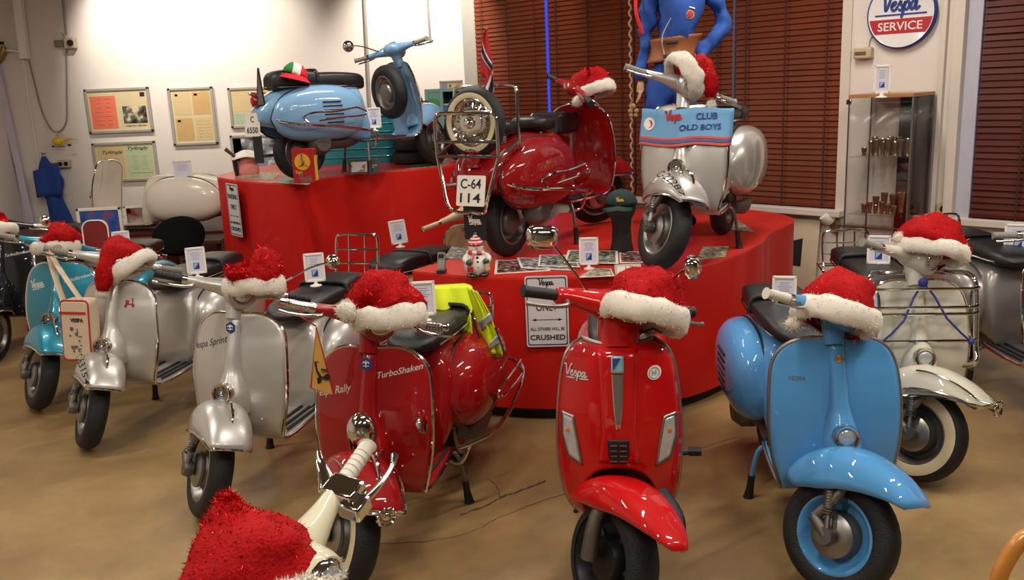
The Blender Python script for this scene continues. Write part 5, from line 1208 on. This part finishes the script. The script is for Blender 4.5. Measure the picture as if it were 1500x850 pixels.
# leaning poster under the sill
c = atw(1142,372,.10); a_ = atw(1092,372,.10); b_ = atw(1194,372,.10); w = (b_-a_).length*1.0+.25; hh = .62
r = empty('leaning_poster', c-V(.0,0,0), 0, 'large cream poster with a black wedge leaning under the window sill', 'poster')
F = frame((-.08,.08,-.02), ew, nw*-.12+V(0,0,1)); b = MB(); b.box((0,0,0), (w,hh,.012), F); ps = b.build('poster_board', mat('cream_board','c7b79c',.7), r, smooth=0)
b = MB(); vv = [(-.18,.02),(.30,.16),(.30,-.06),(-.18,-.06)]; b.loft([[F @ V(x,y,z) for x, y in vv] for z in (.006,.008)]); b.box((.14,.165,.007), (.07,.05,.003), F); b.build('black_wedge', ink, ps, smooth=0)
text('VETERAN', .05, F @ Matrix.Translation((.10,0.0,.009)), 0, .01, width=.26).build('poster_lettering', mat('cream_board','c7b79c'), ps, smooth=0)
text('OSLO MOTORSHOW', .03, F @ Matrix.Translation((-.12,.16,.007)), .2, .0, width=.30).build('poster_lettering', ink_grey, ps, smooth=0)
b = MB(); b.box((-.02,-.17,.007), (.20,.07,.002), F); b.add([(v.x,v.y,v.z) for v in disc((.19,-.16),.06,None,24,.001).v], disc((.19,-.16),.06,None,24,.001).f, F @ Matrix.Translation((0,0,.008))); b.build('poster_picture', mat('brown_grey_print','5f564a',.6), ps, smooth=0)
for k in range(2): text(('MC MESSE','1946 - 1996')[k], .04, F @ Matrix.Translation((-.02,-.11-.13*k,.007)), 0, .01, width=.22).build('poster_lettering', mat('olive_print','7d8456',.6), ps, smooth=0)
# glass cabinet (1.63 m tall)
cl_, cr2 = atz(1290,153,1.63), None
cc = atw(1303,200,.30); cab = empty('glass_cabinet', V(cc.x,cc.y,0), -PI/4, 'tall glass display cabinet with a wooden top against the pillar', 'cabinet')
cg = bpy.data.materials.new('cabinet_glass'); cg.use_nodes = True; n_ = cg.node_tree.nodes; l_ = cg.node_tree.links; n_.remove(n_['Principled BSDF'])
g_ = n_.new('ShaderNodeBsdfGlossy'); g_.inputs['Roughness'].default_value = .02; t_ = n_.new('ShaderNodeBsdfTransparent'); t_.inputs[0].default_value = (.965,.975,.97,1); f_ = n_.new('ShaderNodeFresnel'); f_.inputs[0].default_value = 1.5; x_ = n_.new('ShaderNodeMixShader')
x_.inputs[0].default_value = .07; l_.new(t_.outputs[0], x_.inputs[1]); l_.new(g_.outputs[0], x_.inputs[2]); l_.new(x_.outputs[0], n_['Material Output'].inputs[0])
CW, CD, CH = .43, .37, 1.63; wood = mat('oak_board','a8733e',.45,0,.2,.15,8)
b = MB(); b.box((0,0,CH-.012), (CW+.01,CD+.01,.024)); b.build('wooden_top', wood, cab, bevel=.002)
b = MB(); b.box((0,0,.03), (CW,CD,.06)); b.build('plinth', wood, cab, bevel=.002)
for nm, c_, d_ in (('front_pane',(0,-CD/2,CH/2+.02),(CW,.005,CH-.09)),('side_pane',(-CW/2,0,CH/2+.02),(.005,CD-.01,CH-.09)),('side_pane',(CW/2,0,CH/2+.02),(.005,CD-.01,CH-.09))):
    b = MB(); b.box(c_, d_); b.build(nm, cg, cab, smooth=0)
b = MB(); b.box((.10,CD/2,CH/2+.02), (CW-.21,.008,CH-.09)); b.build('dark_back_sheet', mat('plum_brown_sheet','2a1c20',.15,0,.6), cab, smooth=0)  # thin dark sheet across part of the cabinet's back
SHZ = [.42,.80,1.20]
for z in SHZ: b = MB(); b.box((0,0,z), (CW-.02,CD-.02,.006)); b.build('glass_shelf', cg, cab, smooth=0)
b = MB()
for x in (-CW/2,CW/2):
    for y_ in (-CD/2,CD/2): b.box((x,y_,CH/2+.02), (.008,.008,CH-.09))
b.build('corner_profile', mat('steel_grey_profile','7c8084',.3,.8), cab); b = MB(); b.box((-CW/2+.0,-CD/2-.006,CH-.05), (.03,.02,.035)); b.build('lock', chrome, cab, bevel=.003)
brass = mat('pale_brass','a08a60',.22,.85,.3,.2,20); pewt = mat('tarnished_silver','96897a',.25,.9,.2,.2,20)
Rz = Matrix.Rotation(-PI/4,3,'Z'); words = ['front left','front centre','front right','rear left','rear centre','rear right','middle','outer']
def cup(x, y_, z, rr, hh, m, label):
    q_ = empty('trophy_cup', V(cc.x,cc.y,0)+Rz @ V(x,y_,z), 0, label, 'cup', 'small metal cups in the glass cabinet')
    b = MB(); b.lathe([(.001,0),(rr*.7,0),(rr*.72,.006),(rr*.55,.014),(rr*.75,hh*.5),(rr,hh),(rr*.93,hh),(rr*.68,hh*.5),(rr*.4,.02),(.001,.018)], (0,0,0), (0,0,1), 18); b.build('bowl', m, q_)
    b = MB(); b.lathe([(rr*.98,hh-.004),(rr*1.04,hh),(rr*.98,hh+.003),(rr*.93,hh)], (0,0,0), (0,0,1), 18, closed=True); b.build('rim', chrome, q_)
random.seed(3)
ordn = ['first','second','third','fourth','fifth','sixth','seventh','eighth']
for k in range(8): cup(-.14+.042*k, -.08+.02*(k%2), SHZ[2]+.004, .020+.004*(k%3), (.055,.10,.115,.10,.12,.10,.115,.12)[k], brass if k%2 else pewt, 'metal cup in the front row of the upper glass shelf, %s from the left' % ordn[k])
for k in range(5): cup(-.12+.055*k, .05, SHZ[2]+.004, .024, (.12,.11,.125,.12,.11)[k], pewt if k%2 else brass, 'metal cup in the back row of the upper glass shelf, %s from the left' % ordn[k])
for k in range(6): cup(-.12+.042*k, -.09, SHZ[1]+.004, .020, (.06,.075,.06,.085,.07,.06)[k], brass, 'brass cup in the front row of the middle glass shelf, %s from the left' % ordn[k])
for k in range(4): cup(-.09+.060*k, .04, SHZ[1]+.004, .025, (.10,.13,.12,.14)[k], brass if k%2 else pewt, 'tall cup in the back row of the middle glass shelf, %s from the left' % ordn[k])
# ================================================================ mannequin in blue coveralls
ov = mat('royal_blue_coverall','1d4a9c',.8,0,0,.15,6,.15,bscale=30)
d0 = 6.2; mo = aty(985,80,d0); mz = PN
r = empty('mannequin', V(mo.x,mo.y,mz), 0, 'mannequin in blue coveralls with a tan belt, hand on hip, standing on the platform', 'mannequin')
def L(x, y, dY=0): return aty(x, y, d0+dY)-V(mo.x,mo.y,mz)
hip, belt, chest, neck = L(982,110), L(988,66), L(996,12), L(998,-45)
nodes = [(hip,.165,.13),(belt,.135,.11),(chest,.205,.15),(L(997,-20),.18,.12),(neck,.05,.05),(L(998,-62),.048,.05),
 (L(1035,-22),.065,.065),(L(1064,28,-.03),.056,.056),(L(1042,62,-.08),.048,.048),(L(1020,84,-.10),.036,.036),
 (L(955,-22),.065,.065),(L(948,35,.03),.052,.052),(L(942,90,.03),.045,.045),(L(938,118,.02),.036,.036),
 (V(hip.x+.09,hip.y,hip.z-.12),.095,.095),(V(hip.x+.10,hip.y-.02,.55),.065,.065),(V(hip.x+.11,hip.y,.12),.05,.05),
 (V(hip.x-.09,hip.y,hip.z-.12),.095,.095),(V(hip.x-.10,hip.y-.02,.55),.065,.065),(V(hip.x-.11,hip.y,.12),.05,.05)]
edges = [(0,1),(1,2),(2,3),(3,4),(4,5),(3,6),(6,7),(7,8),(8,9),(3,10),(10,11),(11,12),(12,13),(0,14),(14,15),(15,16),(0,17),(17,18),(18,19)]
def skinned(name, nodes, edges, m, parent, sub=2):
    me = bpy.data.meshes.new(name); me.from_pydata([tuple(n[0]) for n in nodes], edges, []); me.materials.append(m)
    o = bpy.data.objects.new(name, me); C.objects.link(o); o.parent = parent
    s_ = o.modifiers.new('skin','SKIN'); s_.use_smooth_shade = True
    for i, n in enumerate(nodes): me.skin_vertices[0].data[i].radius = (n[1], n[2])
    me.skin_vertices[0].data[0].use_root = True
    q = o.modifiers.new('sub','SUBSURF'); q.levels = sub; q.render_levels = sub; return o
cv = skinned('coverall', nodes, edges, ov, r)
tx = bpy.data.textures.new('folds','CLOUDS'); tx.noise_scale = .10; dm_ = cv.modifiers.new('folds','DISPLACE'); dm_.texture = tx; dm_.strength = .085; dm_.mid_level = .5
bt = mat('tan_leather_belt','8a4f26',.6,0,0,.15); rings = []
for i in range(9):
    t = i/8; c_ = hip.lerp(chest, .22+.36*t); rr = .172-.016*math.sin(PI*t); rings.append([V(c_.x+rr*math.cos(a), c_.y+rr*.86*math.sin(a), c_.z+.015*math.cos(a)) for a in [2*PI*k/28 for k in range(28)]])
b = MB(); b.grid(rings, cv=True); be = b.build('belt', bt, r, solid=.006)
b = MB(); cb = hip.lerp(chest,.40)
for dz in (-.05,.04): b = MB(); b.box((cb.x-.05,cb.y-.148,cb.z+dz), (.10,.016,.022), None); b.build('belt_strap', mat('dark_brown_leather','3a2318',.5), be, bevel=.004)
b = MB(); zt_ = chest+V(-.035,-.135,.12); b.tube([zt_+V(0,-.02,.05), zt_+V(0,-.01,-.1), L(966,52)+V(0,-.13,0), L(968,80)+V(0,-.13,0), L(972,118)+V(0,-.15,0)], .006, 8, 4, flat=.5); b.build('zip', mat('pale_zip','c2b9b0',.5,.3), cv)
b = MB(); b.lathe([(.001,.006),(.030,.005),(.032,-.02),(.001,-.02)], L(1003,24)+V(0,-.165,0), (.1,-1,0), 20); pb_ = b.build('chest_patch', mat('ochre_patch','b5963c',.6), cv); b = MB(); b.lathe([(.016,0),(.022,.008),(.016,.009)], L(1003,24)+V(0,-.167,0), (.1,-1,0), 20); b.sph(L(994,23)+V(0,-.165,0), (.016,.01,.022), 8); b.build('patch_emblem', ink_red, pb_); b = MB(); b.tube([L(990,10)+V(0,-.165,0), L(1010,16)+V(0,-.17,0)], .006, 6); b.build('pocket_zip', mat('pale_zip','c2b9b0'), cv)
def hand(wr, d, up, m, parent, sc=1, curl=.5, flip=1):
    d = Vector(d).normalized(); up = Vector(up); up = (up-d*up.dot(d)).normalized(); sd = d.cross(up)*flip; w = Vector(wr); nd = [(w,.026*sc,.018*sc),(w+d*.045*sc,.034*sc,.015*sc),(w+d*.085*sc,.036*sc,.013*sc)]; ed = [(0,1),(1,2)]
    for k, (ofs, ln) in enumerate(((-.027,.066),(-.009,.075),(.009,.070),(.026,.055))):
        base = w+d*.085*sc+sd*ofs*sc; i = len(nd); nd.append((base,.010*sc,.009*sc)); ed.append((2,i)); p_ = base; dd = d.copy()
        for j in range(3): dd = (dd-up*curl*.45).normalized(); p_ = p_+dd*ln*sc*(.42,.33,.25)[j]; nd.append((p_,.0085*sc,.008*sc)); ed.append((len(nd)-2,len(nd)-1))
    i = len(nd); b0 = w+d*.03*sc-sd*.030*sc; nd += [(b0,.013*sc,.012*sc),(b0+(d*.6-sd*.7).normalized()*.035*sc,.010*sc,.010*sc),(b0+(d*.85-sd*.6).normalized()*.062*sc,.009*sc,.009*sc)]; ed += [(1,i),(i,i+1),(i+1,i+2)]
    return skinned('hand', nd, ed, m, parent, 1)
hand(L(939,118,.02), (-.1,-.1,-1), (1,0,0), skin, r, 1, .35); hand(L(1018,84,-.10), (-.85,.1,-.25), (0,-.4,1), skin, r, 1, .6, -1)
b = MB()
for s in (-1,1): b = MB(); b.tube([(hip.x+s*.11,hip.y+.03,.05),(hip.x+s*.11,hip.y-.06,.035),(hip.x+s*.115,hip.y-.15,.03)], [.05,.045,.035], 12, 3); b.build('boot', leather, r)
b = MB(); b.tube([L(951,-5)+V(-.09,0,0), L(949,20)+V(-.085,0,0)+V(0,-.05,0), L(946,50)+V(-.03,-.06,0)], .012, 8, 3, flat=.4); b.build('red_lanyard', mat('red_cloth','c8191f'), r)
# ================================================================ details hung on and leaning against the scooters
# blue banner across the silver scooter's shield
K = K_; Rk = Matrix.Translation(K[1]) @ Matrix.Rotation(K[2],4,'Z')
bo = K[1]; br = empty('cloth_banner', K[1]+V(0,0,.0), K[2], 'blue cloth banner with lettering stretched across the silver scooter shield', 'banner')
banc = mat('light_blue_cloth','6ea4cf',.8,0,0,.08,10,.1)
def bwrap(lift, cols=26, z0=.645, z1=.83, k0=-1, k1=1):
    rows = []
    for i in range(7):
        z = z0+(z1-z0)*i/6; row = []
        for k in range(cols+1):
            v = k0+(k1-k0)*k/cols; y_ = v*.250; yy = max(-.222,min(.222,y_)); d = 0 if abs(v) < .9 else (abs(v)-.9)*.3
            bump = .050*math.exp(-(y_/.045)**2)*(1 if z < .83 else .6)
            row.append(V(shx(yy, min(z,.80))+lift+bump+.004*math.sin(v*17+z*9)-d, y_, z-.02*(v+1)*.0+.006*math.sin(v*5)))
        rows.append(row)
    return rows
MB().grid(bwrap(.022)).build('cloth', banc, br, solid=.003)
for z_, m_ in ((.647,mat('coral_stripe','d8503a',.7)),(.664,mat('violet_stripe','5a5c9c',.7)),(.679,mat('coral_stripe','d8503a',.7))):
    MB().grid(bwrap(.0255,26,z_-.006,z_+.006)).build('stripe', m_, br, solid=.002)
def bmap(yc, zc):
    def fn(v):
        y_ = yc+v.x; z = zc+v.y; return (shx(max(-.222,min(.222,y_)), min(z,.80))+.0275+.050*math.exp(-(y_/.045)**2)+.004*math.sin(y_/.25*17+z*9)+v.z-(0 if abs(y_) < .225 else (abs(y_)/.25-.9)*.3), y_, z)
    return fn
script(.022, Matrix.Rotation(.08,4,'Z'), w=.2, under=False).map(bmap(-.04,.79)).build('name_lettering', ink_red, br, smooth=0)
text('CLUB', .045, None, 0, .02, width=.105).map(bmap(.125,.79)).build('lettering', ink_blue, br, smooth=0)
text('OLD BOYS', .040, None, 0, .02, width=.20).map(bmap(.10,.735)).build('lettering', ink_blue, br, smooth=0)
b = disc((0,0), .034, None, 28, .001); b.map(bmap(-.19,.755)).build('round_emblem', plastic_w, br, smooth=0); b = disc((0,0), .021, None, 24, .002); b.map(bmap(-.19,.755)).build('emblem_centre', ink_red, br, smooth=0)
# cream shoulder bag hanging from handlebars between the teal and the silver scooter
cb_ = mat('cream_canvas','cdb9a0',.85,0,0,.06,14,.1); 
Yb = world_of(B_,(.262,-.30,.93)).y
gp = world_of(B_, (.262,-.29,.935)); o = V(gp.x-.03, gp.y-.06, 0); pc = aty(119,482,o.y); o = V(pc.x, o.y, pc.z)
r = empty('shoulder_bag', o, -.25, 'cream shoulder bag with red piping hanging from the silver scooter handlebar', 'bag')
bw_, bh_ = .17, .33
b = MB(); R_ = rrect(bw_, bh_, .025); b.loft([[V(x*s_+.03*(.5-(y/bh_+.5))*-1, t_, y*s_) for x, y in R_] for t_, s_ in ((-.045,.94),(-.035,1),(.035,1),(.045,.94))]); bg = b.build('bag_body', cb_, r)
b = MB(); b.tube([V(x+.03*(y/bh_),-.040,y) for x, y in R_], .0045, 6, closed=True); b.box((.0,-.047,bh_*.30), (bw_*.94,.004,.012)); b.build('red_piping', ink_red, bg)
text('VESPA', .028, frame((0.02,-.0465,.06), (1,0,0), (0,0,1)), 0, .03).build('bag_print', ink, bg, smooth=0)
b = MB()
random.seed(5)
for k in range(16): b.box((random.uniform(-.035,.03),-.0465,random.uniform(-.12,.02)), (random.uniform(.006,.02),.001,random.uniform(.004,.02)))
b.build('printed_figures', mat('faded_ink','6a5f5c',.8), bg, smooth=0)
gl_ = gp-o; gl_.rotate(Matrix.Rotation(.25,3,'Z'))
b = MB()
for sx_ in (-.055,.065): b.tube([V(sx_,-.03,bh_/2-.02), V(gl_.x+sx_*.15-.012,gl_.y-.03,gl_.z-.02), V(gl_.x+sx_*.15,gl_.y,gl_.z+.028), V(gl_.x+sx_*.15,gl_.y+.028,gl_.z)], .016, 8, 5, flat=.2)
b.build('strap', cb_, bg)
# pennant on the red scooter's right grip
gp = world_of(D_, (.262,-.26,.935)); pc = aty(472,520,gp.y-.03); o = V(gp.x, gp.y-.03, gp.z-.02)
r = empty('pennant', o, 0, 'yellow triangular pennant with a black scooter hanging from the red scooter grip', 'pennant')
ht = o.z-aty(480,580,o.y).z; x0 = aty(456,566,o.y).x-o.x; x1 = aty(488,580,o.y).x-o.x; xt = aty(463,478,o.y).x-o.x; tz = aty(463,478,o.y).z-o.z; z0_ = aty(456,567,o.y).z-o.z; z1_ = aty(488,580,o.y).z-o.z
tri = [V(xt,0,tz),V(x0,-.01,z0_),V(x1,.01,z1_)]
b = MB(); b.loft([[p_+V(0,q_,0) for p_ in tri] for q_ in (-.0015,.0015)]); pn = b.build('pennant_cloth', mat('amber_felt','d3a24a',.8), r, smooth=0)
MB().tube([p_ for p_ in tri], .0035, 6, closed=True).build('red_edging', ink_red, pn); b = MB(); b.tube([(0,.02,.02),(0,-.01,.0),(xt,0,tz)], .003, 6); b.tube([(-.002,.03,.0),(0,.05,.015),(0,.02,.02)], .003, 6); b.build('cord', ink_red, pn)
c_ = (tri[0]+tri[1]+tri[2])/3; 
b = MB()
def bp(pts, w_): b.tube([c_+V(x,-.004,z) for x, z in pts], w_, 8, flat=.15)
bp([(-.012,.035),(-.010,.0),(.0,-.028),(.016,-.030)], .006); bp([(-.022,.035),(-.002,.033)], .004); bp([(.004,.004),(.024,-.002)], .010)
b.lathe([(.001,-.001),(.012,-.001),(.012,.001),(.001,.001)], c_+V(-.010,-.004,-.040), (0,1,0), 14); b.lathe([(.001,-.001),(.012,-.001),(.012,.001),(.001,.001)], c_+V(.024,-.004,-.028), (0,1,0), 14); b.build('scooter_silhouette', ink, pn, smooth=0)
# hi-vis vest
vz = mat('fluorescent_yellow_fabric','c9d80f',.75,0,0,.08,10,.1); Yv = 3.95
def cloth(px, Y0, m, name, parent, org, nu=20, nv=20, amp=.018, dy=lambda u, v: 0):
    a_, b_, c_, d_ = px; rows = []
    for i in range(nv+1):
        v = i/nv; l_ = Vector(crq(a_, v)); r_ = Vector(crq(b_, v)); row = []
        for k in range(nu+1):
            u = k/nu; q = l_.lerp(r_, u); row.append(aty(q.x, q.y, Y0+dy(u,v)+amp*math.sin(u*9+v*2)*(.3+v)+.5*amp*math.sin(u*21+1))-org)
        rows.append(row)
    return MB().grid(rows).build(name, m, parent, smooth=80, solid=.004)
def crq(P_, t):
    q = t*(len(P_)-1); i = min(int(q), len(P_)-2); f = q-i; a_, b_ = P_[i], P_[i+1]; return (a_[0]+(b_[0]-a_[0])*f, a_[1]+(b_[1]-a_[1])*f, 0)
vo = aty(680,430,Yv); r = empty('safety_vest', vo, 0, 'fluorescent yellow safety vest draped behind the deep red scooter seat', 'vest')
cloth(([(598,424),(606,440),(620,462),(645,482)], [(692,420),(695,440),(690,465),(693,493)], 0, 0), Yv, vz, 'front_panel', r, vo, dy=lambda u, v: .10*(1-v)-.02*u)
cloth(([(598,424),(604,421),(610,419)], [(692,420),(688,417),(680,415)], 0, 0), Yv+.14, vz, 'back_panel', r, vo, 14, 6, .006, dy=lambda u, v: .0+.16*v)
cloth(([(684,420),(694,455),(705,490),(715,517)], [(700,428),(716,455),(728,488),(738,522)], 0, 0), Yv-.05, vz, 'side_panel', r, vo, 8, 20, .014)
rf_ = mat('grey_reflective_tape','a7a7ab',.35,.5)
cloth(([(700,472),(706,486)], [(718,458),(721,470)], 0, 0), Yv-.062, rf_, 'reflective_band', r, vo, 4, 4, .008); cloth(([(710,510),(714,516)], [(729,490),(733,503)], 0, 0), Yv-.064, rf_, 'reflective_band', r, vo, 4, 4, .008)
MB().tube([aty(x,y_,Yv-.07)-vo for x, y_ in ((690,458),(697,480),(706,505),(716,519),(738,523),(733,500),(725,480))], .004, 6, 3).build('black_binding', ink, r)
# spare wheels
I4 = Matrix.Identity(4)
w_ = wheel(I_[0], 'spare_wheel', V(.24,0,.62), Matrix.Rotation(0,4,'Z'), .215, .046, rim=alu, hub=alu, ax=(1,0,.12), rimr=.125); w_['label'] = 'spare wheel with silver rim'
w_ = wheel(J_[0], 'spare_wheel', V(-.88,0,.80), I4, .19, .046, rim=chrome, ww=True, hub=chrome, ax=(1,0,0), rimr=.125); w_['label'] = 'whitewall spare wheel with wire spokes'
b = MB()
for k in range(24):
    a = 2*PI*k/24; d = V(0,math.cos(a),math.sin(a)); e = V(0,math.cos(a+.5*(-1)**k),math.sin(a+.5*(-1)**k)); b.tube([V(-.92,0,.80)+e*.03, V(-.892,0,.80)+d*.118], .0022, 5)
b.lathe([(.001,-.02),(.03,-.02),(.035,0),(.03,.03),(.012,.05),(.001,.05)], (-.92,0,.80), (-1,0,0), 20); b.build('wire_spokes', chrome, w_)
b = MB()
for s in (-1,1):
    b.tube([(-.97,s*.205,.62),(-.975,s*.205,.80),(-.975,s*.19,.845),(-.975,s*.15,.855),(-.975,0,.855)], .010, 8, 4)
    b.tube([(-.60,s*.16,.64),(-.74,s*.20,.66),(-.77,s*.21,.70),(-.77,s*.21,.95),(-.77,s*.17,.99),(-.77,0,.99)], .010, 8, 4); b.tube([(-.97,s*.205,.62),(-.77,s*.21,.70)], .008, 8)
    b.tube([(-.97,s*.205,.62),(-.985,s*.17,.50),(-1.0,s*.13,.36),(-.97,s*.09,.31),(-.95,0,.31)], .010, 8, 4)
for z in (.62,.70): b.tube([(-.972,-.205,z),(-.972,.205,z)], .009, 8)
b.build('rear_rack', chrome, J_[0])
# flag on the rack
Yf = world_of(J_, (-.90,.05,.9), False).y
o = aty(698,172,Yf); r = empty('pennant_flag', o, 0, 'small red, white and blue cross flag on a wooden stick on the red scooter rack', 'flag')
b = MB(); b.tube([V(0,0,0), aty(713,44,Yf)-o], [.006,.005], 8); b.sph(aty(713,43,Yf)-o, .009, 8); b.build('flag_stick', mat('varnished_stick','6e4a30',.5), r)
FL = [(711,42),(707,60),(704,85),(703,108),(710,112),(709,130),(714,150),(722,164)]; FR = [(713,42),(717,62),(720,85),(722,105),(723,120),(724,140),(725,155),(726,166)]
def flagpt(u, v, l=0):
    a_ = Vector(crq(FL, v)); c_ = Vector(crq(FR, v)); q = a_.lerp(c_, u); return aty(q.x, q.y, Yf-.012+.018*math.sin(u*7+v*5)-l)-o
def crq(P_, t):
    t = max(0,min(1,t)); q = t*(len(P_)-1); i = min(int(q), len(P_)-2); f = q-i; a_, b_ = P_[i], P_[i+1]; return (a_[0]+(b_[0]-a_[0])*f, a_[1]+(b_[1]-a_[1])*f, 0)
fr_, fw_, fb_ = mat('flag_red','b5121c',.8), mat('flag_white','d8d4d0',.8), mat('flag_navy','17204a',.8)
fl = MB().grid([[flagpt(k/10, i/30) for k in range(11)] for i in range(31)]).build('flag_cloth', fr_, r, smooth=80, solid=.002)
def fband(f, w0, l, m, nm, n=16): MB().grid([[flagpt(f(i/n)[0]+0*k, f(i/n)[1]+w0*(k-.5)*2, l) for k in (0,.5,1)] for i in range(n+1)]).build(nm, m, fl, smooth=80, solid=.001)
fband(lambda t: (t, .20+.19*t), .055, .004, fw_, 'white_cross'); fband(lambda t: (t, .20+.19*t), .030, .008, fb_, 'blue_cross')
fband(lambda t: (1-.85*t, .52+.30*t), .13, .004, fw_, 'white_cross'); fband(lambda t: (1-.75*t, .54+.30*t), .085, .008, fb_, 'blue_cross')
# black bag behind the red scooter's saddle
p = world_of(J_, (.10,.02,.84), False); pc = aty(812,180,p.y+.15)
r = empty('tool_bag', V(pc.x,pc.y,pc.z-.07), J_[2], 'glossy black top case resting behind the saddles of the red scooter', 'case')
b = MB(); R_ = rrect(.24,.14,.03); b.loft([[V(t_,x,y+.07) for x, y in [(a*s_,c*s_) for a, c in R_]] for t_, s_ in ((-.13,.85),(-.11,1),(.11,1),(.13,.85))]); bg = b.build('case_shell', P_black, r); b = MB(); b.box((-.13,0,.07), (.01,.05,.03)); b.build('latch', chrome, bg, bevel=.003); b = MB(); b.tube([(0,.12,-.0),(0,.12,-.12)], .01, 8); b.tube([(0,-.12,0),(0,-.12,-.12)], .01, 8); b.build('case_bracket', steel, bg)
# beads on a cord under the silver scooter's right grip
gp = world_of(K_, (.262,-.30,.935)); r = empty('bead_charm', gp, 0, 'wooden bead charm on a thin cord hanging from the silver scooter grip', 'charm')
b = MB(); b.tube([(0,0,-.015),(0,0,-.17)], .002, 6); cd = b.build('cord', mat('varnished_stick','6e4a30'), r)
b = MB(); 
for x, z, q_ in ((0,-.18,.014),(-.016,-.205,.013),(.016,-.205,.013),(-.012,-.228,.011),(.012,-.228,.011)): b.sph((x,0,z), q_, 10)
b.build('beads', mat('tan_wood_bead','a07c4e',.5), cd)
# mirrors
def worldmirror(sc, p0, p1w, r_, shape, nrm, label=None, dy=0):
    root, loc, rz, MS = sc; p0 = MS @ Vector(p0); p1 = local_of(sc, p1w); b = MB(); mid = (p0*.35+p1*.65)+V(0,0,.02)
    b.tube([p0, mid, p1], .005, 8, 4); s_ = b.build('mirror_stem', chrome, root)
    n_l = Matrix.Rotation(-rz,3,'Z') @ Vector(nrm or (0,0,1)); b = MB()
    if shape == 'round': b.lathe([(.001,-.032),(r_*.45,-.028),(r_*.85,-.012),(r_,.0),(r_*.97,.008),(r_*.9,.009),(.001,.009)], p1, n_l, 28)
    else:
        F = frame(p1, Matrix.Rotation(-rz,3,'Z') @ Vector(shape), (0,0,1)); R_ = rrect(r_*2,r_*1.5,r_*.55,6)
        b.loft([[F @ V(x*s_2*(1+.12*y/r_),y*s_2,z_) for x, y in R_] for z_, s_2 in ((-.012,.96),(-.006,1.0),(.008,1),(.022,.86),(.032,.55),(.035,.2))])
    b.build('mirror_head', chrome, s_)
worldmirror(E_, (.29,-.13,1.04), aty(794,348,hE-.02), .055, (1,.25,-.08), None)
worldmirror(E_, (.29,.15,1.04), aty(1012,392,hE-.10), .05, (.35,.95,0), None)
worldmirror(C_, (.29,.12,.94), aty(487,384,hC-.02), .034, 'round', (.3,.9,.0))
worldmirror(I_, (.29,.10,.95), aty(508,56,I_[1].y+.1), .045, 'round', (-.2,.9,.1))
worldmirror(A_, (.29,.05,.95), aty(66,323,hA+.1), .035, 'round', (.2,.9,.1))
worldmirror(D_, (.43,.21,.52), aty(618,622,3.05), .034, 'round', (.85,-.3,.1))
# amber flasher on the black scooter
b = MB(); pl_ = local_of(L_, aty(10,423,L_[1].y-.35)); b.box(tuple(pl_), (.04,.06,.15)); b.build('turn_signal', amber, L_[0], bevel=.01)
# clutch perch on the foreground scooter
g0 = V(.275,.215,.935); b = MB(); b.box((.29,.215,.945), (.075,.055,.045)); b.box((.325,.20,.935), (.05,.05,.035)); b.xf(O_[3]); pc_ = b.build('lever_perch', chrome, O_[0], bevel=.006)
b = MB(); b.tube([(.262,.20,.955),(.24,.225,.96),(.215,.245,.97),(.20,.262,.985)], [.018,.014,.009,.004], 10, 4, flat=.35).xf(O_[3]).build('switch_blade', chrome, pc_)
# wooden chair at the right edge
p0c = aty(1497,812,1.75); r = empty('wooden_chair', V(p0c.x+.2,p0c.y,0), 0, 'honey coloured bentwood chair at the lower right corner, mostly out of view', 'chair')
hw_ = mat('honey_birch','c07f35',.3,0,.6,.1,8); zt = aty(1497,775,1.75).z; dx = -.2
b = MB(); xs = aty(1463,855,1.75).x-(p0c.x+.2)
b.tube([(xs-.01,.05,.0),(xs-.005,.02,.45),(xs-.004,.0,zt-.14),(xs+.015,0,zt-.07),(xs+.05,0,zt-.02),(xs+.12,0,zt),(xs+.30,0,zt),(xs+.37,0,zt-.02),(xs+.405,0,zt-.07),(xs+.42,0,zt-.14),(xs+.42,.02,.45),(xs+.425,.05,0)], .018, 12, 6); b.build('bent_back_frame', hw_, r)
b = MB(); R_ = rrect(.44,.42,.08); b.loft([[V(x+xs+.21,y-.21,z) for x, y in R_] for z in (.44,.465)]); b.build('seat', hw_, r, bevel=.004)
for x in (xs+.03,xs+.39): b = MB(); b.tube([(x,-.38,.45),(x,-.40,0)], [.02,.015], 10); b.build('leg', hw_, r)
for k in range(3): b = MB(); b.tube([(xs+.10+.11*k,0,zt-.0),(xs+.10+.11*k,.01,.46)], .009, 8); b.build('back_spindle', hw_, r)

# small red scooter emblem on the plain silver scooter
b = MB()
for r0, x0, y0 in ((.0085,-.020,-.012),(.0085,.020,-.012)): d = disc((x0,y0), r0, None, 16, .001); b.add(d.v, d.f)
for c_, d_ in (((0,-.004,0),(.046,.008,.002)),((-.012,.006,0),(.020,.014,.002)),((.017,.010,0),(.006,.028,.002)),((.015,.024,0),(.016,.004,.002)),((-.012,.016,0),(.024,.004,.002))): b.box(c_, d_)
lsB = [c for c in B_[0].children if c.name.startswith('leg_shield')][0]
b.map(wrap(.095,.735,.006)).build('scooter_emblem', mat('dark_red_enamel','8a1a1c',.4), lsB, smooth=0)
